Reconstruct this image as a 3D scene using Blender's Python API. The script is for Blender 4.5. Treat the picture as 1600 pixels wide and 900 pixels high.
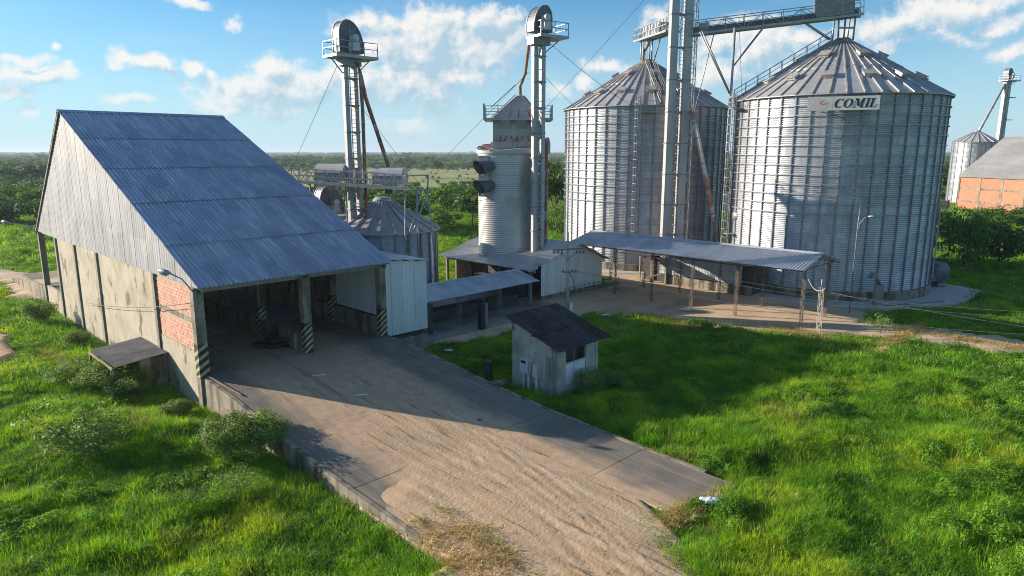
import bpy, math, random
import numpy as np
from mathutils import Vector, Matrix
R = math.radians
rnd = random.Random(7)
rng = np.random.default_rng(11)
for o in list(bpy.data.objects): bpy.data.objects.remove(o)
sc = bpy.context.scene
COL = sc.collection

# ------------------------------------------------------------------ camera
CAM_H = 13.0
cd = bpy.data.cameras.new('camera'); cam = bpy.data.objects.new('camera', cd); COL.objects.link(cam)
cam.location = (0, 0, CAM_H); cam.rotation_euler = (R(90 - 11.24), 0, 0)
cd.sensor_width = 36; cd.lens = 24.0; cd.clip_start = 0.1; cd.clip_end = 30000
sc.camera = cam
sc.render.resolution_x = 1024; sc.render.resolution_y = 576

sc.render.engine = 'CYCLES'; sc.cycles.filter_width = 1.0; sc.cycles.denoising_prefilter = 'NONE'; sc.cycles.denoising_input_passes = 'RGB_ALBEDO_NORMAL'; sc.cycles.adaptive_threshold = 0.015
for a_, b_ in (('max_bounces', 6), ('diffuse_bounces', 3), ('glossy_bounces', 3), ('transmission_bounces', 3), ('volume_bounces', 0), ('transparent_max_bounces', 4)): setattr(sc.cycles, a_, b_)

# ------------------------------------------------------------------ sun, sky, exposure
SUN_EL, SUN_AZ = 17.6, 14.0            # elevation; degrees behind the left-hand side
sd = Vector((-math.cos(R(SUN_AZ)) * math.cos(R(SUN_EL)), math.sin(R(SUN_AZ)) * math.cos(R(SUN_EL)), math.sin(R(SUN_EL))))
sl = bpy.data.lights.new('sun', 'SUN'); sl.energy = 5.0; sl.angle = R(0.5); sl.color = (1.0, 0.885, 0.72)
so = bpy.data.objects.new('sun', sl); COL.objects.link(so)
so.rotation_euler = sd.to_track_quat('Z', 'Y').to_euler(); so.location = sd * 200
sc.view_settings.view_transform = 'Standard'; sc.view_settings.look = 'None'
sc.view_settings.exposure = 0.90; sc.view_settings.gamma = 1.0
SKY_STRENGTH = 0.066

def build_world():
    w = bpy.data.worlds.new('World'); sc.world = w; w.use_nodes = True
    nt = w.node_tree; N = nt.nodes; L = nt.links; N.clear()
    def n(t, **k):
        x = N.new(t)
        for a, b in k.items(): setattr(x, a, b)
        return x
    def val(v, s):
        if hasattr(v, 'links'): L.new(v, s)
        else: s.default_value = v
    def m(op, a, b=0.0, c=0.0, clamp=False):
        x = n('ShaderNodeMath', operation=op, use_clamp=clamp); val(a, x.inputs[0]); val(b, x.inputs[1]); val(c, x.inputs[2]); return x.outputs[0]
    def vm(op, a, b=(0, 0, 0)):
        x = n('ShaderNodeVectorMath', operation=op); val(a, x.inputs[0]); val(b, x.inputs[1]); return x
    def mix(f, a, b):
        x = n('ShaderNodeMix', data_type='RGBA'); val(f, x.inputs[0]); val(a, x.inputs[6]); val(b, x.inputs[7]); return x.outputs[2]
    def smooth(x, lo, hi):
        x_ = n('ShaderNodeMapRange', interpolation_type='SMOOTHSTEP'); val(x, x_.inputs[0]); x_.inputs[1].default_value = lo; x_.inputs[2].default_value = hi; return x_.outputs[0]
    sky = n('ShaderNodeTexSky', sky_type='NISHITA'); sky.sun_disc = False
    sky.sun_elevation = R(SUN_EL); sky.sun_rotation = math.atan2(sd.x, sd.y)
    sky.altitude = 200; sky.air_density = 1.0; sky.dust_density = 0.25; sky.ozone_density = 3.0
    tint = n('ShaderNodeMix', data_type='RGBA', blend_type='MULTIPLY'); tint.inputs[0].default_value = 1.0
    L.new(sky.outputs[0], tint.inputs[6]); tint.inputs[7].default_value = SKY_TINT
    tc = n('ShaderNodeTexCoord'); D = vm('NORMALIZE', tc.outputs['Generated']).outputs[0]
    sep = n('ShaderNodeSeparateXYZ'); L.new(D, sep.inputs[0])
    az = m('ARCTAN2', sep.outputs[0], sep.outputs[1]); el = m('ARCSINE', sep.outputs[2])
    # warp by noise on the direction
    n1 = n('ShaderNodeTexNoise'); n1.inputs['Scale'].default_value = 11; n1.inputs['Detail'].default_value = 3; L.new(D, n1.inputs['Vector'])
    wv = vm('SCALE', vm('SUBTRACT', n1.outputs['Color'], (0.5, 0.5, 0.5)).outputs[0]); wv.inputs['Scale'].default_value = 0.075
    P = n('ShaderNodeCombineXYZ'); L.new(az, P.inputs[0]); L.new(el, P.inputs[1])
    Pw = vm('ADD', P.outputs[0], wv.outputs[0]).outputs[0]
    blobs = CLOUDS
    def blobfield(Pv):
        acc = None
        for (a, e, sa, se, k) in blobs:
            d = vm('SUBTRACT', Pv, (a, e, 0)).outputs[0]
            d = vm('MULTIPLY', d, (1 / sa, 1 / se, 0)).outputs[0]
            f = m('MULTIPLY_ADD', vm('LENGTH', d).outputs['Value'], -k, k)
            acc = f if acc is None else m('SMOOTH_MAX', acc, f, 0.25)
        return acc
    def noise(vec, s, det=7, rough=0.62):
        x = n('ShaderNodeTexNoise'); x.inputs['Scale'].default_value = s; x.inputs['Detail'].default_value = det; x.inputs['Roughness'].default_value = rough; L.new(vec, x.inputs['Vector']); return x.outputs['Fac']
    def density(Dv, Pv, azv, elv):
        b = blobfield(Pv)
        # the same sort of scattered cumulus goes on all round outside the view
        g = noise(Dv, 4.5, 3)
        outside = smooth(m('ABSOLUTE', azv), 0.72, 0.95)
        high = smooth(elv, 0.30, 0.45)
        o2 = m('MAXIMUM', outside, high)
        g2 = m('MULTIPLY', m('MULTIPLY_ADD', g, 5.0, -2.75), o2)
        g2 = m('ADD', g2, m('MULTIPLY_ADD', o2, 0.6, -0.6))
        b = m('MAXIMUM', b, g2)
        f = m('SUBTRACT', noise(Dv, 26, 9, 0.66), 0.5)
        return m('MULTIPLY_ADD', f, 2.3, b)
    d0 = density(D, Pw, az, el)
    off = (-0.007, 0.001, 0.006)
    D2 = vm('ADD', D, off).outputs[0]
    P2 = vm('ADD', Pw, (-0.012, 0.014, 0)).outputs[0]
    d1 = density(D2, P2, az, el)
    alpha = smooth(d0, 0.02, 0.70)
    thick = smooth(d0, 0.25, 1.2)
    fine = noise(D, 70, 6, 0.6)
    rel = m('SUBTRACT', d1, d0)
    shade = m('MULTIPLY_ADD', rel, 1.7, m('MULTIPLY_ADD', thick, 0.60, 0.30))
    shade = m('MULTIPLY_ADD', m('SUBTRACT', fine, 0.5), 0.22, shade, clamp=True)
    ccol = mix(shade, CLOUD_LIT, CLOUD_SHADE)
    # thin high veil
    veil = smooth(noise(vm('MULTIPLY', D, (1.0, 1.0, 5.0)).outputs[0], 3.0, 6), 0.48, 0.8)
    base = mix(m('MULTIPLY', veil, 0.22), tint.outputs[2], VEIL)
    base = mix(m('MULTIPLY', m('SUBTRACT', 1.0, smooth(el, -0.06, 0.24)), 0.95), base, HORIZON)
    horiz = m('SUBTRACT', 1.0, smooth(el, 0.0, 0.12))
    ccol = mix(m('MULTIPLY', horiz, 0.6), ccol, base)
    up = smooth(el, -0.005, 0.02)
    out = mix(m('MULTIPLY', m('MULTIPLY', alpha, 0.95), up), base, ccol)
    bg = n('ShaderNodeBackground'); bg.inputs[1].default_value = SKY_STRENGTH; L.new(out, bg.inputs[0])
    ow = n('ShaderNodeOutputWorld'); L.new(bg.outputs[0], ow.inputs[0])
    w.cycles.sampling_method = 'MANUAL'; w.cycles.sample_map_resolution = 512

SKY_TINT = (0.60, 1.08, 1.27, 1)
CLOUD_LIT = (7.9, 7.7, 7.45, 1); CLOUD_SHADE = (3.7, 5.1, 6.1, 1); VEIL = (5.6, 6.9, 7.3, 1); HORIZON = (4.8, 6.4, 7.5, 1)
# cumulus in view: azimuth, elevation, half widths (radians), weight
CLOUDS = [(-0.347, 0.0774, 0.1043, 0.0438, 1), (-0.2901, 0.0764, 0.0887, 0.0372, 1.1), (-0.3917, 0.0575, 0.0531, 0.0218, 0.9), (-0.3227, 0.105, 0.0416, 0.029, 1), (-0.2644, 0.0878, 0.0767, 0.0397, 1), (-0.2139, 0.0762, 0.0918, 0.038, 1), (-0.173, 0.1232, 0.063, 0.0518, 1.1), (-0.1434, 0.09, 0.107, 0.0482, 1.1), (-0.1064, 0.1575, 0.0636, 0.0606, 1.25), (-0.1247, 0.1283, 0.0664, 0.0496, 1.1), (-0.1971, 0.1691, 0.071, 0.0263, 0.85), (-0.244, 0.1594, 0.0354, 0.0108, 0.6), (-0.04, 0.1665, 0.0559, 0.0413, 1.1), (-0.0708, 0.1744, 0.0331, 0.0242, 0.9), (-0.0447, 0.1333, 0.0872, 0.0349, 1.1), (-0.0897, 0.1102, 0.094, 0.0354, 1), (-0.0089, 0.146, 0.0468, 0.0273, 0.8), (-0.3161, 0.0558, 0.1133, 0.0175, 0.8), (-0.5949, 0.0875, 0.0716, 0.016, 1), (-0.6168, 0.0707, 0.0414, 0.0117, 0.9), (-0.6069, 0.105, 0.0322, 0.0095, 0.85), (-0.5624, 0.0865, 0.0333, 0.0098, 0.9), (-0.5002, 0.1114, 0.0198, 0.0101, 0.9), (-0.4668, 0.1103, 0.0391, 0.0171, 1), (-0.4242, 0.1063, 0.0214, 0.014, 0.9), (-0.3999, 0.0996, 0.0161, 0.0118, 0.8), (-0.5744, 0.1214, 0.0104, 0.0074, 0.8), (-0.4227, 0.1833, 0.0356, 0.0099, 0.9), (-0.3674, 0.1641, 0.0105, 0.0103, 0.6), (-0.4949, 0.0587, 0.0277, 0.0104, 0.7), (-0.5917, 0.0502, 0.0151, 0.0077, 0.6), (-0.145, 0.0363, 0.0742, 0.0171, 0.75), (0.1382, 0.1172, 0.0499, 0.0163, 0.9), (0.0615, 0.0761, 0.0324, 0.0156, 0.85), (0.1035, 0.0862, 0.0268, 0.018, 0.8), (0.2008, 0.1817, 0.0305, 0.0166, 0.8), (0.331, 0.1366, 0.105, 0.04, 1.05), (0.2798, 0.1121, 0.0614, 0.0244, 0.9), (0.357, 0.1053, 0.0468, 0.0168, 0.85), (0.3813, 0.1434, 0.0567, 0.0231, 0.9), (0.4893, 0.1525, 0.0951, 0.0348, 1.05), (0.5541, 0.163, 0.1009, 0.0291, 1.05), (0.5935, 0.142, 0.0536, 0.0165, 0.85), (0.4776, 0.1299, 0.062, 0.0156, 0.7), (0.6045, 0.11, 0.0305, 0.0168, 0.9), (0.6164, 0.1001, 0.0222, 0.0094, 0.8), (0.5576, 0.1312, 0.0745, 0.0128, 0.6)]
build_world()

# ------------------------------------------------------------------ helpers
class MB:
    def __init__(s): s.v = []; s.f = []
    def add(s, V, F):
        b = len(s.v); s.v += [tuple(p) for p in V]; s.f += [tuple(i + b for i in f) for f in F]; return s
    def box(s, x0, x1, y0, y1, z0, z1):
        return s.add([(x0, y0, z0), (x1, y0, z0), (x1, y1, z0), (x0, y1, z0), (x0, y0, z1), (x1, y0, z1), (x1, y1, z1), (x0, y1, z1)],
                     [(0, 3, 2, 1), (4, 5, 6, 7), (0, 1, 5, 4), (1, 2, 6, 5), (2, 3, 7, 6), (3, 0, 4, 7)])
    def beam(s, p, q, w, h=None):
        h = h or w; p = Vector(p); q = Vector(q); d = (q - p).normalized()
        up = Vector((0, 0, 1)) if abs(d.z) < 0.98 else Vector((0, 1, 0))
        a = d.cross(up).normalized() * (w / 2); b = a.cross(d).normalized() * (h / 2)
        V = [p - a - b, p + a - b, p + a + b, p - a + b, q - a - b, q + a - b, q + a + b, q - a + b]
        return s.add(V, [(0, 3, 2, 1), (4, 5, 6, 7), (0, 1, 5, 4), (1, 2, 6, 5), (2, 3, 7, 6), (3, 0, 4, 7)])
    def tube(s, pts, r, n=8, caps=True):
        pts = [Vector(p) for p in pts]; rr = r if isinstance(r, (list, tuple)) else [r] * len(pts)
        b = len(s.v)
        for i, p in enumerate(pts):
            d = (pts[min(i + 1, len(pts) - 1)] - pts[max(i - 1, 0)]).normalized()
            up = Vector((0, 0, 1)) if abs(d.z) < 0.95 else Vector((0, 1, 0))
            a = d.cross(up).normalized(); c = a.cross(d).normalized()
            for k in range(n):
                t = 2 * math.pi * k / n; s.v.append(tuple(p + (a * math.cos(t) + c * math.sin(t)) * rr[i]))
        for i in range(len(pts) - 1):
            for k in range(n):
                k2 = (k + 1) % n; s.f.append((b + i * n + k, b + i * n + k2, b + (i + 1) * n + k2, b + (i + 1) * n + k))
        if caps:
            s.f.append(tuple(b + k for k in range(n))[::-1]); e = b + (len(pts) - 1) * n; s.f.append(tuple(e + k for k in range(n)))
        return s
    def lathe(s, prof, n=32, a0=0, a1=2 * math.pi):
        full = abs(a1 - a0 - 2 * math.pi) < 1e-6; b = len(s.v); m = n if full else n + 1
        for k in range(m):
            t = a0 + (a1 - a0) * k / n
            for (r, z) in prof: s.v.append((r * math.cos(t), r * math.sin(t), z))
        P = len(prof)
        for k in range(n):
            k2 = (k + 1) % m
            for i in range(P - 1): s.f.append((b + k * P + i, b + k2 * P + i, b + k2 * P + i + 1, b + k * P + i + 1))
        return s
    def prism(s, poly, z0, z1):
        n = len(poly); b = len(s.v)
        s.v += [(x, y, z0) for x, y in poly] + [(x, y, z1) for x, y in poly]
        s.f.append(tuple(b + i for i in range(n))[::-1]); s.f.append(tuple(b + n + i for i in range(n)))
        for i in range(n): j = (i + 1) % n; s.f.append((b + i, b + j, b + n + j, b + n + i))
        return s
    def extr(s, poly, axis, a0, a1):
        """poly of (p,q) pairs extruded along axis 'x' (p=y,q=z) or 'y' (p=x,q=z)"""
        n = len(poly); b = len(s.v)
        for a in (a0, a1): s.v += [((a, p, q) if axis == 'x' else (p, a, q)) for p, q in poly]
        s.f.append(tuple(b + i for i in range(n))); s.f.append(tuple(b + n + i for i in range(n))[::-1])
        for i in range(n): j = (i + 1) % n; s.f.append((b + i, b + n + i, b + n + j, b + j))
        return s
    def mesh(s, name, smooth=False):
        me = bpy.data.meshes.new(name); me.from_pydata(s.v, [], s.f)
        if smooth: me.polygons.foreach_set('use_smooth', [True] * len(me.polygons))
        me.update(); return me
    def build(s, name, mat, parent=None, smooth=False, loc=None, rot=None, fixn=True):
        me = s.mesh(name, smooth)
        if fixn:
            import bmesh
            bm = bmesh.new(); bm.from_mesh(me); bmesh.ops.recalc_face_normals(bm, faces=bm.faces); bm.to_mesh(me); bm.free()
        me.materials.append(mat); return put(name, me, parent, loc, rot)

def put(name, me, parent=None, loc=None, rot=None):
    o = bpy.data.objects.new(name, me); COL.objects.link(o)
    if parent is not None: o.parent = parent
    if loc is not None: o.location = loc
    if rot is not None: o.rotation_euler = rot
    return o
def tag(o, label=None, cat=None, group=None, kind=None):
    if label: o['label'] = label
    if cat: o['category'] = cat
    if group: o['group'] = group
    if kind: o['kind'] = kind
    return o
def root(name, label, cat, loc, rz=0, group=None):
    o = bpy.data.objects.new(name, None); COL.objects.link(o); o.location = loc; o.rotation_euler = (0, 0, rz); o.empty_display_size = 0.3
    return tag(o, label, cat, group)
def copy_tree(o, parent=None):
    c = o.copy(); COL.objects.link(c); c.parent = parent
    for ch in list(o.children): copy_tree(ch, c)
    return c

K45 = math.sqrt(0.5); SO = (-16.1, 33.8)         # the plant's own grid: u to the right and back, v to the left and back
def UV(u, v, z=0.0): return (SO[0] + K45 * (u - v), SO[1] + K45 * (u + v), z)
def toUV(x, y): return (K45 * ((x - SO[0]) + (y - SO[1])), K45 * (-(x - SO[0]) + (y - SO[1])))

# ------------------------------------------------------------------ materials
MATS = {}
def mat(name, c1, c2=None, rough=0.7, metal=0.0, scale=1.0, stretch=(1, 1, 1), contrast=(0.35, 0.65), rand=0.0, bump=0.0, bscale=None,
        stain=None, stain_scale=0.6, stain_stretch=(1, 1, 1), stain_lim=(0.55, 0.75), spec=0.4, detail=6, rvar=0.0, stain2=None, stain2_scale=1, stain2_stretch=(1, 1, 1), stain2_lim=(0.6, 0.75), coord='world'):
    if name in MATS: return MATS[name]
    M = bpy.data.materials.new(name); M.use_nodes = True; nt = M.node_tree; N = nt.nodes; L = nt.links
    b = N['Principled BSDF']; b.inputs['Roughness'].default_value = rough; b.inputs['Metallic'].default_value = metal
    b.inputs['Specular IOR Level'].default_value = spec
    geo = N.new('ShaderNodeNewGeometry')
    src = geo.outputs['Position']
    if coord != 'world':
        tc = N.new('ShaderNodeTexCoord'); src = tc.outputs['Object']
        if coord == 'objrand':
            oi_ = N.new('ShaderNodeObjectInfo'); mu = N.new('ShaderNodeMath'); mu.operation = 'MULTIPLY'; mu.inputs[1].default_value = 91.0; L.new(oi_.outputs['Random'], mu.inputs[0])
            ad = N.new('ShaderNodeVectorMath'); ad.operation = 'ADD'; L.new(src, ad.inputs[0]); L.new(mu.outputs[0], ad.inputs[1]); src = ad.outputs[0]
    def noise(sc_, st, det=detail, rg=0.6):
        mp = N.new('ShaderNodeMapping'); L.new(src, mp.inputs[0]); mp.inputs['Scale'].default_value = st
        x = N.new('ShaderNodeTexNoise'); x.inputs['Scale'].default_value = sc_; x.inputs['Detail'].default_value = det; x.inputs['Roughness'].default_value = rg
        L.new(mp.outputs[0], x.inputs['Vector']); return x.outputs['Fac']
    def ramp(f, lo, hi):
        x = N.new('ShaderNodeMapRange'); x.interpolation_type = 'SMOOTHSTEP'; L.new(f, x.inputs[0]); x.inputs[1].default_value = lo; x.inputs[2].default_value = hi; return x.outputs[0]
    def mixc(f, a, c):
        x = N.new('ShaderNodeMix'); x.data_type = 'RGBA'; L.new(f, x.inputs[0])
        for v, i in ((a, 6), (c, 7)):
            if hasattr(v, 'links'): L.new(v, x.inputs[i])
            else: x.inputs[i].default_value = (*v, 1)
        return x.outputs[2]
    f = noise(scale, stretch)
    col = mixc(ramp(f, *contrast), c1, c2 or c1)
    if stain: col = mixc(ramp(noise(stain_scale, stain_stretch), *stain_lim), col, stain)
    if stain2: col = mixc(ramp(noise(stain2_scale, stain2_stretch), *stain2_lim), col, stain2)
    if rand:
        oi = N.new('ShaderNodeObjectInfo'); mr = N.new('ShaderNodeMapRange'); L.new(oi.outputs['Random'], mr.inputs[0]); mr.inputs[3].default_value = 1 - rand; mr.inputs[4].default_value = 1 + rand
        hs = N.new('ShaderNodeHueSaturation'); L.new(mr.outputs[0], hs.inputs['Value']); L.new(col, hs.inputs['Color']); col = hs.outputs[0]
    L.new(col, b.inputs['Base Color'])
    if rvar:
        mr = N.new('ShaderNodeMapRange'); L.new(noise(scale * 1.7, stretch), mr.inputs[0]); mr.inputs[1].default_value = 0.3; mr.inputs[2].default_value = 0.7; mr.inputs[3].default_value = rough - rvar; mr.inputs[4].default_value = rough + rvar; L.new(mr.outputs[0], b.inputs['Roughness'])
    if bump:
        bp = N.new('ShaderNodeBump'); bp.inputs['Strength'].default_value = 1.0; bp.inputs['Distance'].default_value = bump
        L.new(noise(bscale or scale * 6, (1, 1, 1)), bp.inputs['Height']); L.new(bp.outputs[0], b.inputs['Normal'])
    MATS[name] = M; return M

def leafmat(name, c1, c2, c3=None, scale=0.6, transl=0.4, rand=0.15):
    M = bpy.data.materials.new(name); M.use_nodes = True; nt = M.node_tree; N = nt.nodes; L = nt.links; N.clear()
    geo = N.new('ShaderNodeNewGeometry'); oi = N.new('ShaderNodeObjectInfo')
    def noise(s):
        x = N.new('ShaderNodeTexNoise'); x.inputs['Scale'].default_value = s; x.inputs['Detail'].default_value = 4; L.new(geo.outputs['Position'], x.inputs['Vector']); return x.outputs['Fac']
    def mixc(f, lo, hi, a, b):
        mr = N.new('ShaderNodeMapRange'); mr.interpolation_type = 'SMOOTHSTEP'; L.new(f, mr.inputs[0]); mr.inputs[1].default_value = lo; mr.inputs[2].default_value = hi
        x = N.new('ShaderNodeMix'); x.data_type = 'RGBA'; L.new(mr.outputs[0], x.inputs[0])
        for v, i in ((a, 6), (b, 7)):
            if hasattr(v, 'links'): L.new(v, x.inputs[i])
            else: x.inputs[i].default_value = (*v, 1)
        return x.outputs[2]
    col = mixc(noise(scale), 0.4, 0.62, c1, c2)
    if c3: col = mixc(noise(scale * 0.37), 0.50, 0.66, col, c3)
    mr = N.new('ShaderNodeMapRange'); L.new(oi.outputs['Random'], mr.inputs[0]); mr.inputs[3].default_value = 1 - rand; mr.inputs[4].default_value = 1 + rand
    hs = N.new('ShaderNodeHueSaturation'); L.new(mr.outputs[0], hs.inputs['Value']); L.new(col, hs.inputs['Color']); col = hs.outputs[0]
    d = N.new('ShaderNodeBsdfPrincipled'); d.inputs['Roughness'].default_value = 0.6; d.inputs['Specular IOR Level'].default_value = 0.25; L.new(col, d.inputs['Base Color'])
    t = N.new('ShaderNodeBsdfTranslucent')
    br = N.new('ShaderNodeMix'); br.data_type = 'RGBA'; br.blend_type = 'MULTIPLY'; br.inputs[0].default_value = 1; L.new(col, br.inputs[6]); br.inputs[7].default_value = (1.5, 1.35, 0.5, 1); L.new(br.outputs[2], t.inputs[0])
    mx = N.new('ShaderNodeMixShader'); mx.inputs[0].default_value = transl; L.new(d.outputs[0], mx.inputs[1]); L.new(t.outputs[0], mx.inputs[2])
    o = N.new('ShaderNodeOutputMaterial'); L.new(mx.outputs[0], o.inputs[0]); MATS[name] = M; return M

M_galv = mat('galvanised_wall', (0.40, 0.412, 0.455), (0.51, 0.515, 0.54), rough=0.43, metal=0.62, scale=1.6, stretch=(1, 1, 0.15), rand=0.13, stain=(0.37, 0.38, 0.41), stain_scale=0.35, stain_stretch=(1, 1, 0.3), stain2=(0.36, 0.33, 0.31), stain2_scale=0.8, stain2_stretch=(1, 1, 0.12), stain2_lim=(0.60, 0.74))
M_siloroof = mat('silo_roof_sheet', (0.37, 0.365, 0.38), (0.46, 0.445, 0.45), rough=0.5, metal=0.4, scale=0.9, rand=0.10, stain=(0.30, 0.15, 0.08), stain_scale=0.55, stain_lim=(0.62, 0.72))
M_rib = mat('roof_rib', (0.48, 0.46, 0.45), (0.36, 0.33, 0.32), rough=0.5, metal=0.4, scale=2)
M_stiff = mat('stiffener', (0.22, 0.235, 0.27), (0.30, 0.315, 0.34), rough=0.5, metal=0.4, scale=1.0)
M_steel = mat('galvanised_steel', (0.30, 0.31, 0.33), (0.40, 0.40, 0.40), rough=0.5, metal=0.4, scale=2, stain=(0.20, 0.12, 0.08), stain_scale=1.1, stain_lim=(0.60, 0.75))
M_hood = mat('hood_metal', (0.10, 0.108, 0.13), (0.15, 0.155, 0.175), rough=0.5, metal=0.3, scale=1.5)
M_dsteel = mat('dull_steel', (0.20, 0.21, 0.23), (0.28, 0.28, 0.29), rough=0.55, metal=0.5, scale=2)
M_white = mat('white_painted_metal', (0.44, 0.435, 0.435), (0.35, 0.345, 0.35), rough=0.5, metal=0.15, scale=1.2, stretch=(1, 1, 0.2), stain=(0.32, 0.20, 0.13), stain_scale=1.4, stain_stretch=(1.5, 1.5, 0.25), stain_lim=(0.60, 0.74))
M_rust = mat('rusty_pipe', (0.26, 0.10, 0.06), (0.34, 0.17, 0.11), rough=0.8, scale=2.5, stain=(0.42, 0.36, 0.33), stain_scale=0.9, stain_lim=(0.52, 0.62))
M_shedroof = mat('shed_roof_sheet', (0.34, 0.36, 0.435), (0.60, 0.615, 0.66), rough=0.36, metal=0.5, scale=1.0, stretch=(9.0, 0.30, 1), contrast=(0.42, 0.72), rand=0.06, stain=(0.29, 0.31, 0.385), stain_scale=0.3, stain_lim=(0.45, 0.66), stain2=(0.36, 0.27, 0.22), stain2_scale=1.0, stain2_stretch=(2.2, .18, 1), stain2_lim=(.70, .80), coord='objrand')
M_clad = mat('gable_cladding', (0.262, 0.258, 0.292), (0.345, 0.335, 0.362), rough=0.6, metal=0.15, scale=2.2, stretch=(1.6, 1.6, 0.10), rand=0.10, stain=(0.205, 0.205, 0.235), stain_scale=0.8, stain_stretch=(1, 1, 0.4), stain_lim=(0.48, 0.70), stain2=(0.38, 0.35, 0.34), stain2_scale=0.5, stain2_lim=(0.56, 0.72))
M_clad2 = mat('annex_cladding', (0.62, 0.64, 0.66), (0.70, 0.72, 0.73), rough=0.5, metal=0.1, scale=2.0, stretch=(1.5, 1.5, 0.1), rand=0.06)
M_conc = mat('weathered_plaster', (0.37, 0.32, 0.25), (0.46, 0.40, 0.32), rough=0.9, scale=0.8, stain=(0.11, 0.10, 0.085), stain_scale=0.9, stain_stretch=(1, 1, 0.6), stain_lim=(0.56, 0.66), stain2=(0.28, 0.20, 0.13), stain2_scale=0.35, stain2_lim=(0.50, 0.78), bump=0.012, bscale=5)
M_conc2 = mat('old_concrete', (0.22, 0.188, 0.14), (0.31, 0.272, 0.21), rough=0.9, scale=1.5, stain=(0.085, 0.075, 0.052), stain_scale=1.3, stain_stretch=(1, 1, 0.25), stain_lim=(0.45, 0.64), bump=0.015, bscale=6)
M_post = mat('post_concrete', (0.20, 0.185, 0.165), (0.30, 0.275, 0.24), rough=0.9, scale=2.0, stretch=(1, 1, 0.3), stain=(0.09, 0.085, 0.08), stain_scale=1.5, stain_stretch=(1, 1, 0.2), stain_lim=(0.5, 0.7), bump=0.01)
M_brick = mat('red_brick', (0.55, 0.29, 0.215), (0.63, 0.37, 0.285), rough=0.9, scale=3, rand=0.12, bump=0.006, bscale=18)
M_mortar = mat('mortar', (0.48, 0.36, 0.29), (0.40, 0.29, 0.23), rough=0.95, scale=3, bump=0.01)
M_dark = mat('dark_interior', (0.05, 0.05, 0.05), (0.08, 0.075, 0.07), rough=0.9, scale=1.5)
M_rubber = mat('rubber', (0.02, 0.02, 0.022), (0.035, 0.035, 0.035), rough=0.8, scale=4)
M_black = mat('black_paint', (0.018, 0.018, 0.02), (0.03, 0.03, 0.03), rough=0.6, scale=2)
M_yellow = mat('hazard_yellow', (0.36, 0.31, 0.17), (0.46, 0.41, 0.25), rough=0.8, scale=3, stain=(0.10, 0.09, 0.07), stain_scale=3, stain_lim=(0.56, 0.7))
M_hutwall = mat('hut_plaster', (0.36, 0.34, 0.305), (0.44, 0.42, 0.385), rough=0.9, scale=1.2, stain=(0.10, 0.095, 0.09), stain_scale=1.3, stain_stretch=(1, 1, 0.8), stain_lim=(0.60, 0.67), stain2=(0.25, 0.215, 0.175), stain2_scale=0.7, stain2_lim=(0.5, 0.75), bump=0.01, bscale=6)
M_hutroof = mat('dark_sheet_roof', (0.046, 0.042, 0.041), (0.072, 0.066, 0.063), rough=0.95, spec=0.12, scale=1.5, rand=0.2, stain=(0.115, 0.105, 0.10), stain_scale=1.2, stain_stretch=(2, 0.4, 1), stain_lim=(0.60, 0.76))
M_box = mat('grey_metal_box', (0.42, 0.46, 0.50), (0.50, 0.53, 0.56), rough=0.45, scale=2)
M_wood = mat('weathered_wood', (0.22, 0.17, 0.12), (0.32, 0.26, 0.19), rough=0.9, scale=3, stretch=(1, 1, 0.1))
M_pole = mat('concrete_pole', (0.42, 0.36, 0.28), (0.50, 0.44, 0.35), rough=0.9, scale=2, stretch=(1, 1, 0.2))
M_glass = mat('lamp_glass', (0.7, 0.74, 0.78), rough=0.15)
M_plastic = mat('white_plastic', (0.72, 0.74, 0.76), (0.6, 0.62, 0.66), rough=0.4, scale=6)
M_wire = mat('wire', (0.16, 0.165, 0.175), rough=0.6)
M_dwire = mat('dark_wire', (0.06, 0.06, 0.06), rough=0.6)
M_lambs = mat('far_brick', (0.44, 0.185, 0.115), (0.38, 0.16, 0.10), rough=0.9, scale=0.5, rand=0.10, stain=(0.28, 0.13, 0.095), stain_scale=0.3)
M_grey = mat('grey_roofing', (0.20, 0.20, 0.205), (0.27, 0.26, 0.26), rough=0.7, scale=0.4, stretch=(1, 0.3, 1), rand=0.08, stain=(0.30, 0.18, 0.12), stain_scale=0.12, stain_lim=(0.6, 0.75))
M_red = mat('faded_red', (0.50, 0.16, 0.13), (0.52, 0.26, 0.22), rough=0.6, scale=6)
M_pink = mat('faded_pink', (0.56, 0.47, 0.46), (0.54, 0.50, 0.48), rough=0.6, scale=5)
M_sign = mat('sign_board', (0.50, 0.51, 0.51), (0.58, 0.58, 0.57), rough=0.5, scale=2)
M_ink = mat('navy_ink', (0.012, 0.014, 0.03), rough=0.5)
M_bark = mat('bark', (0.11, 0.085, 0.06), (0.17, 0.13, 0.10), rough=0.95, scale=4, stretch=(1, 1, 0.2))
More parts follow.
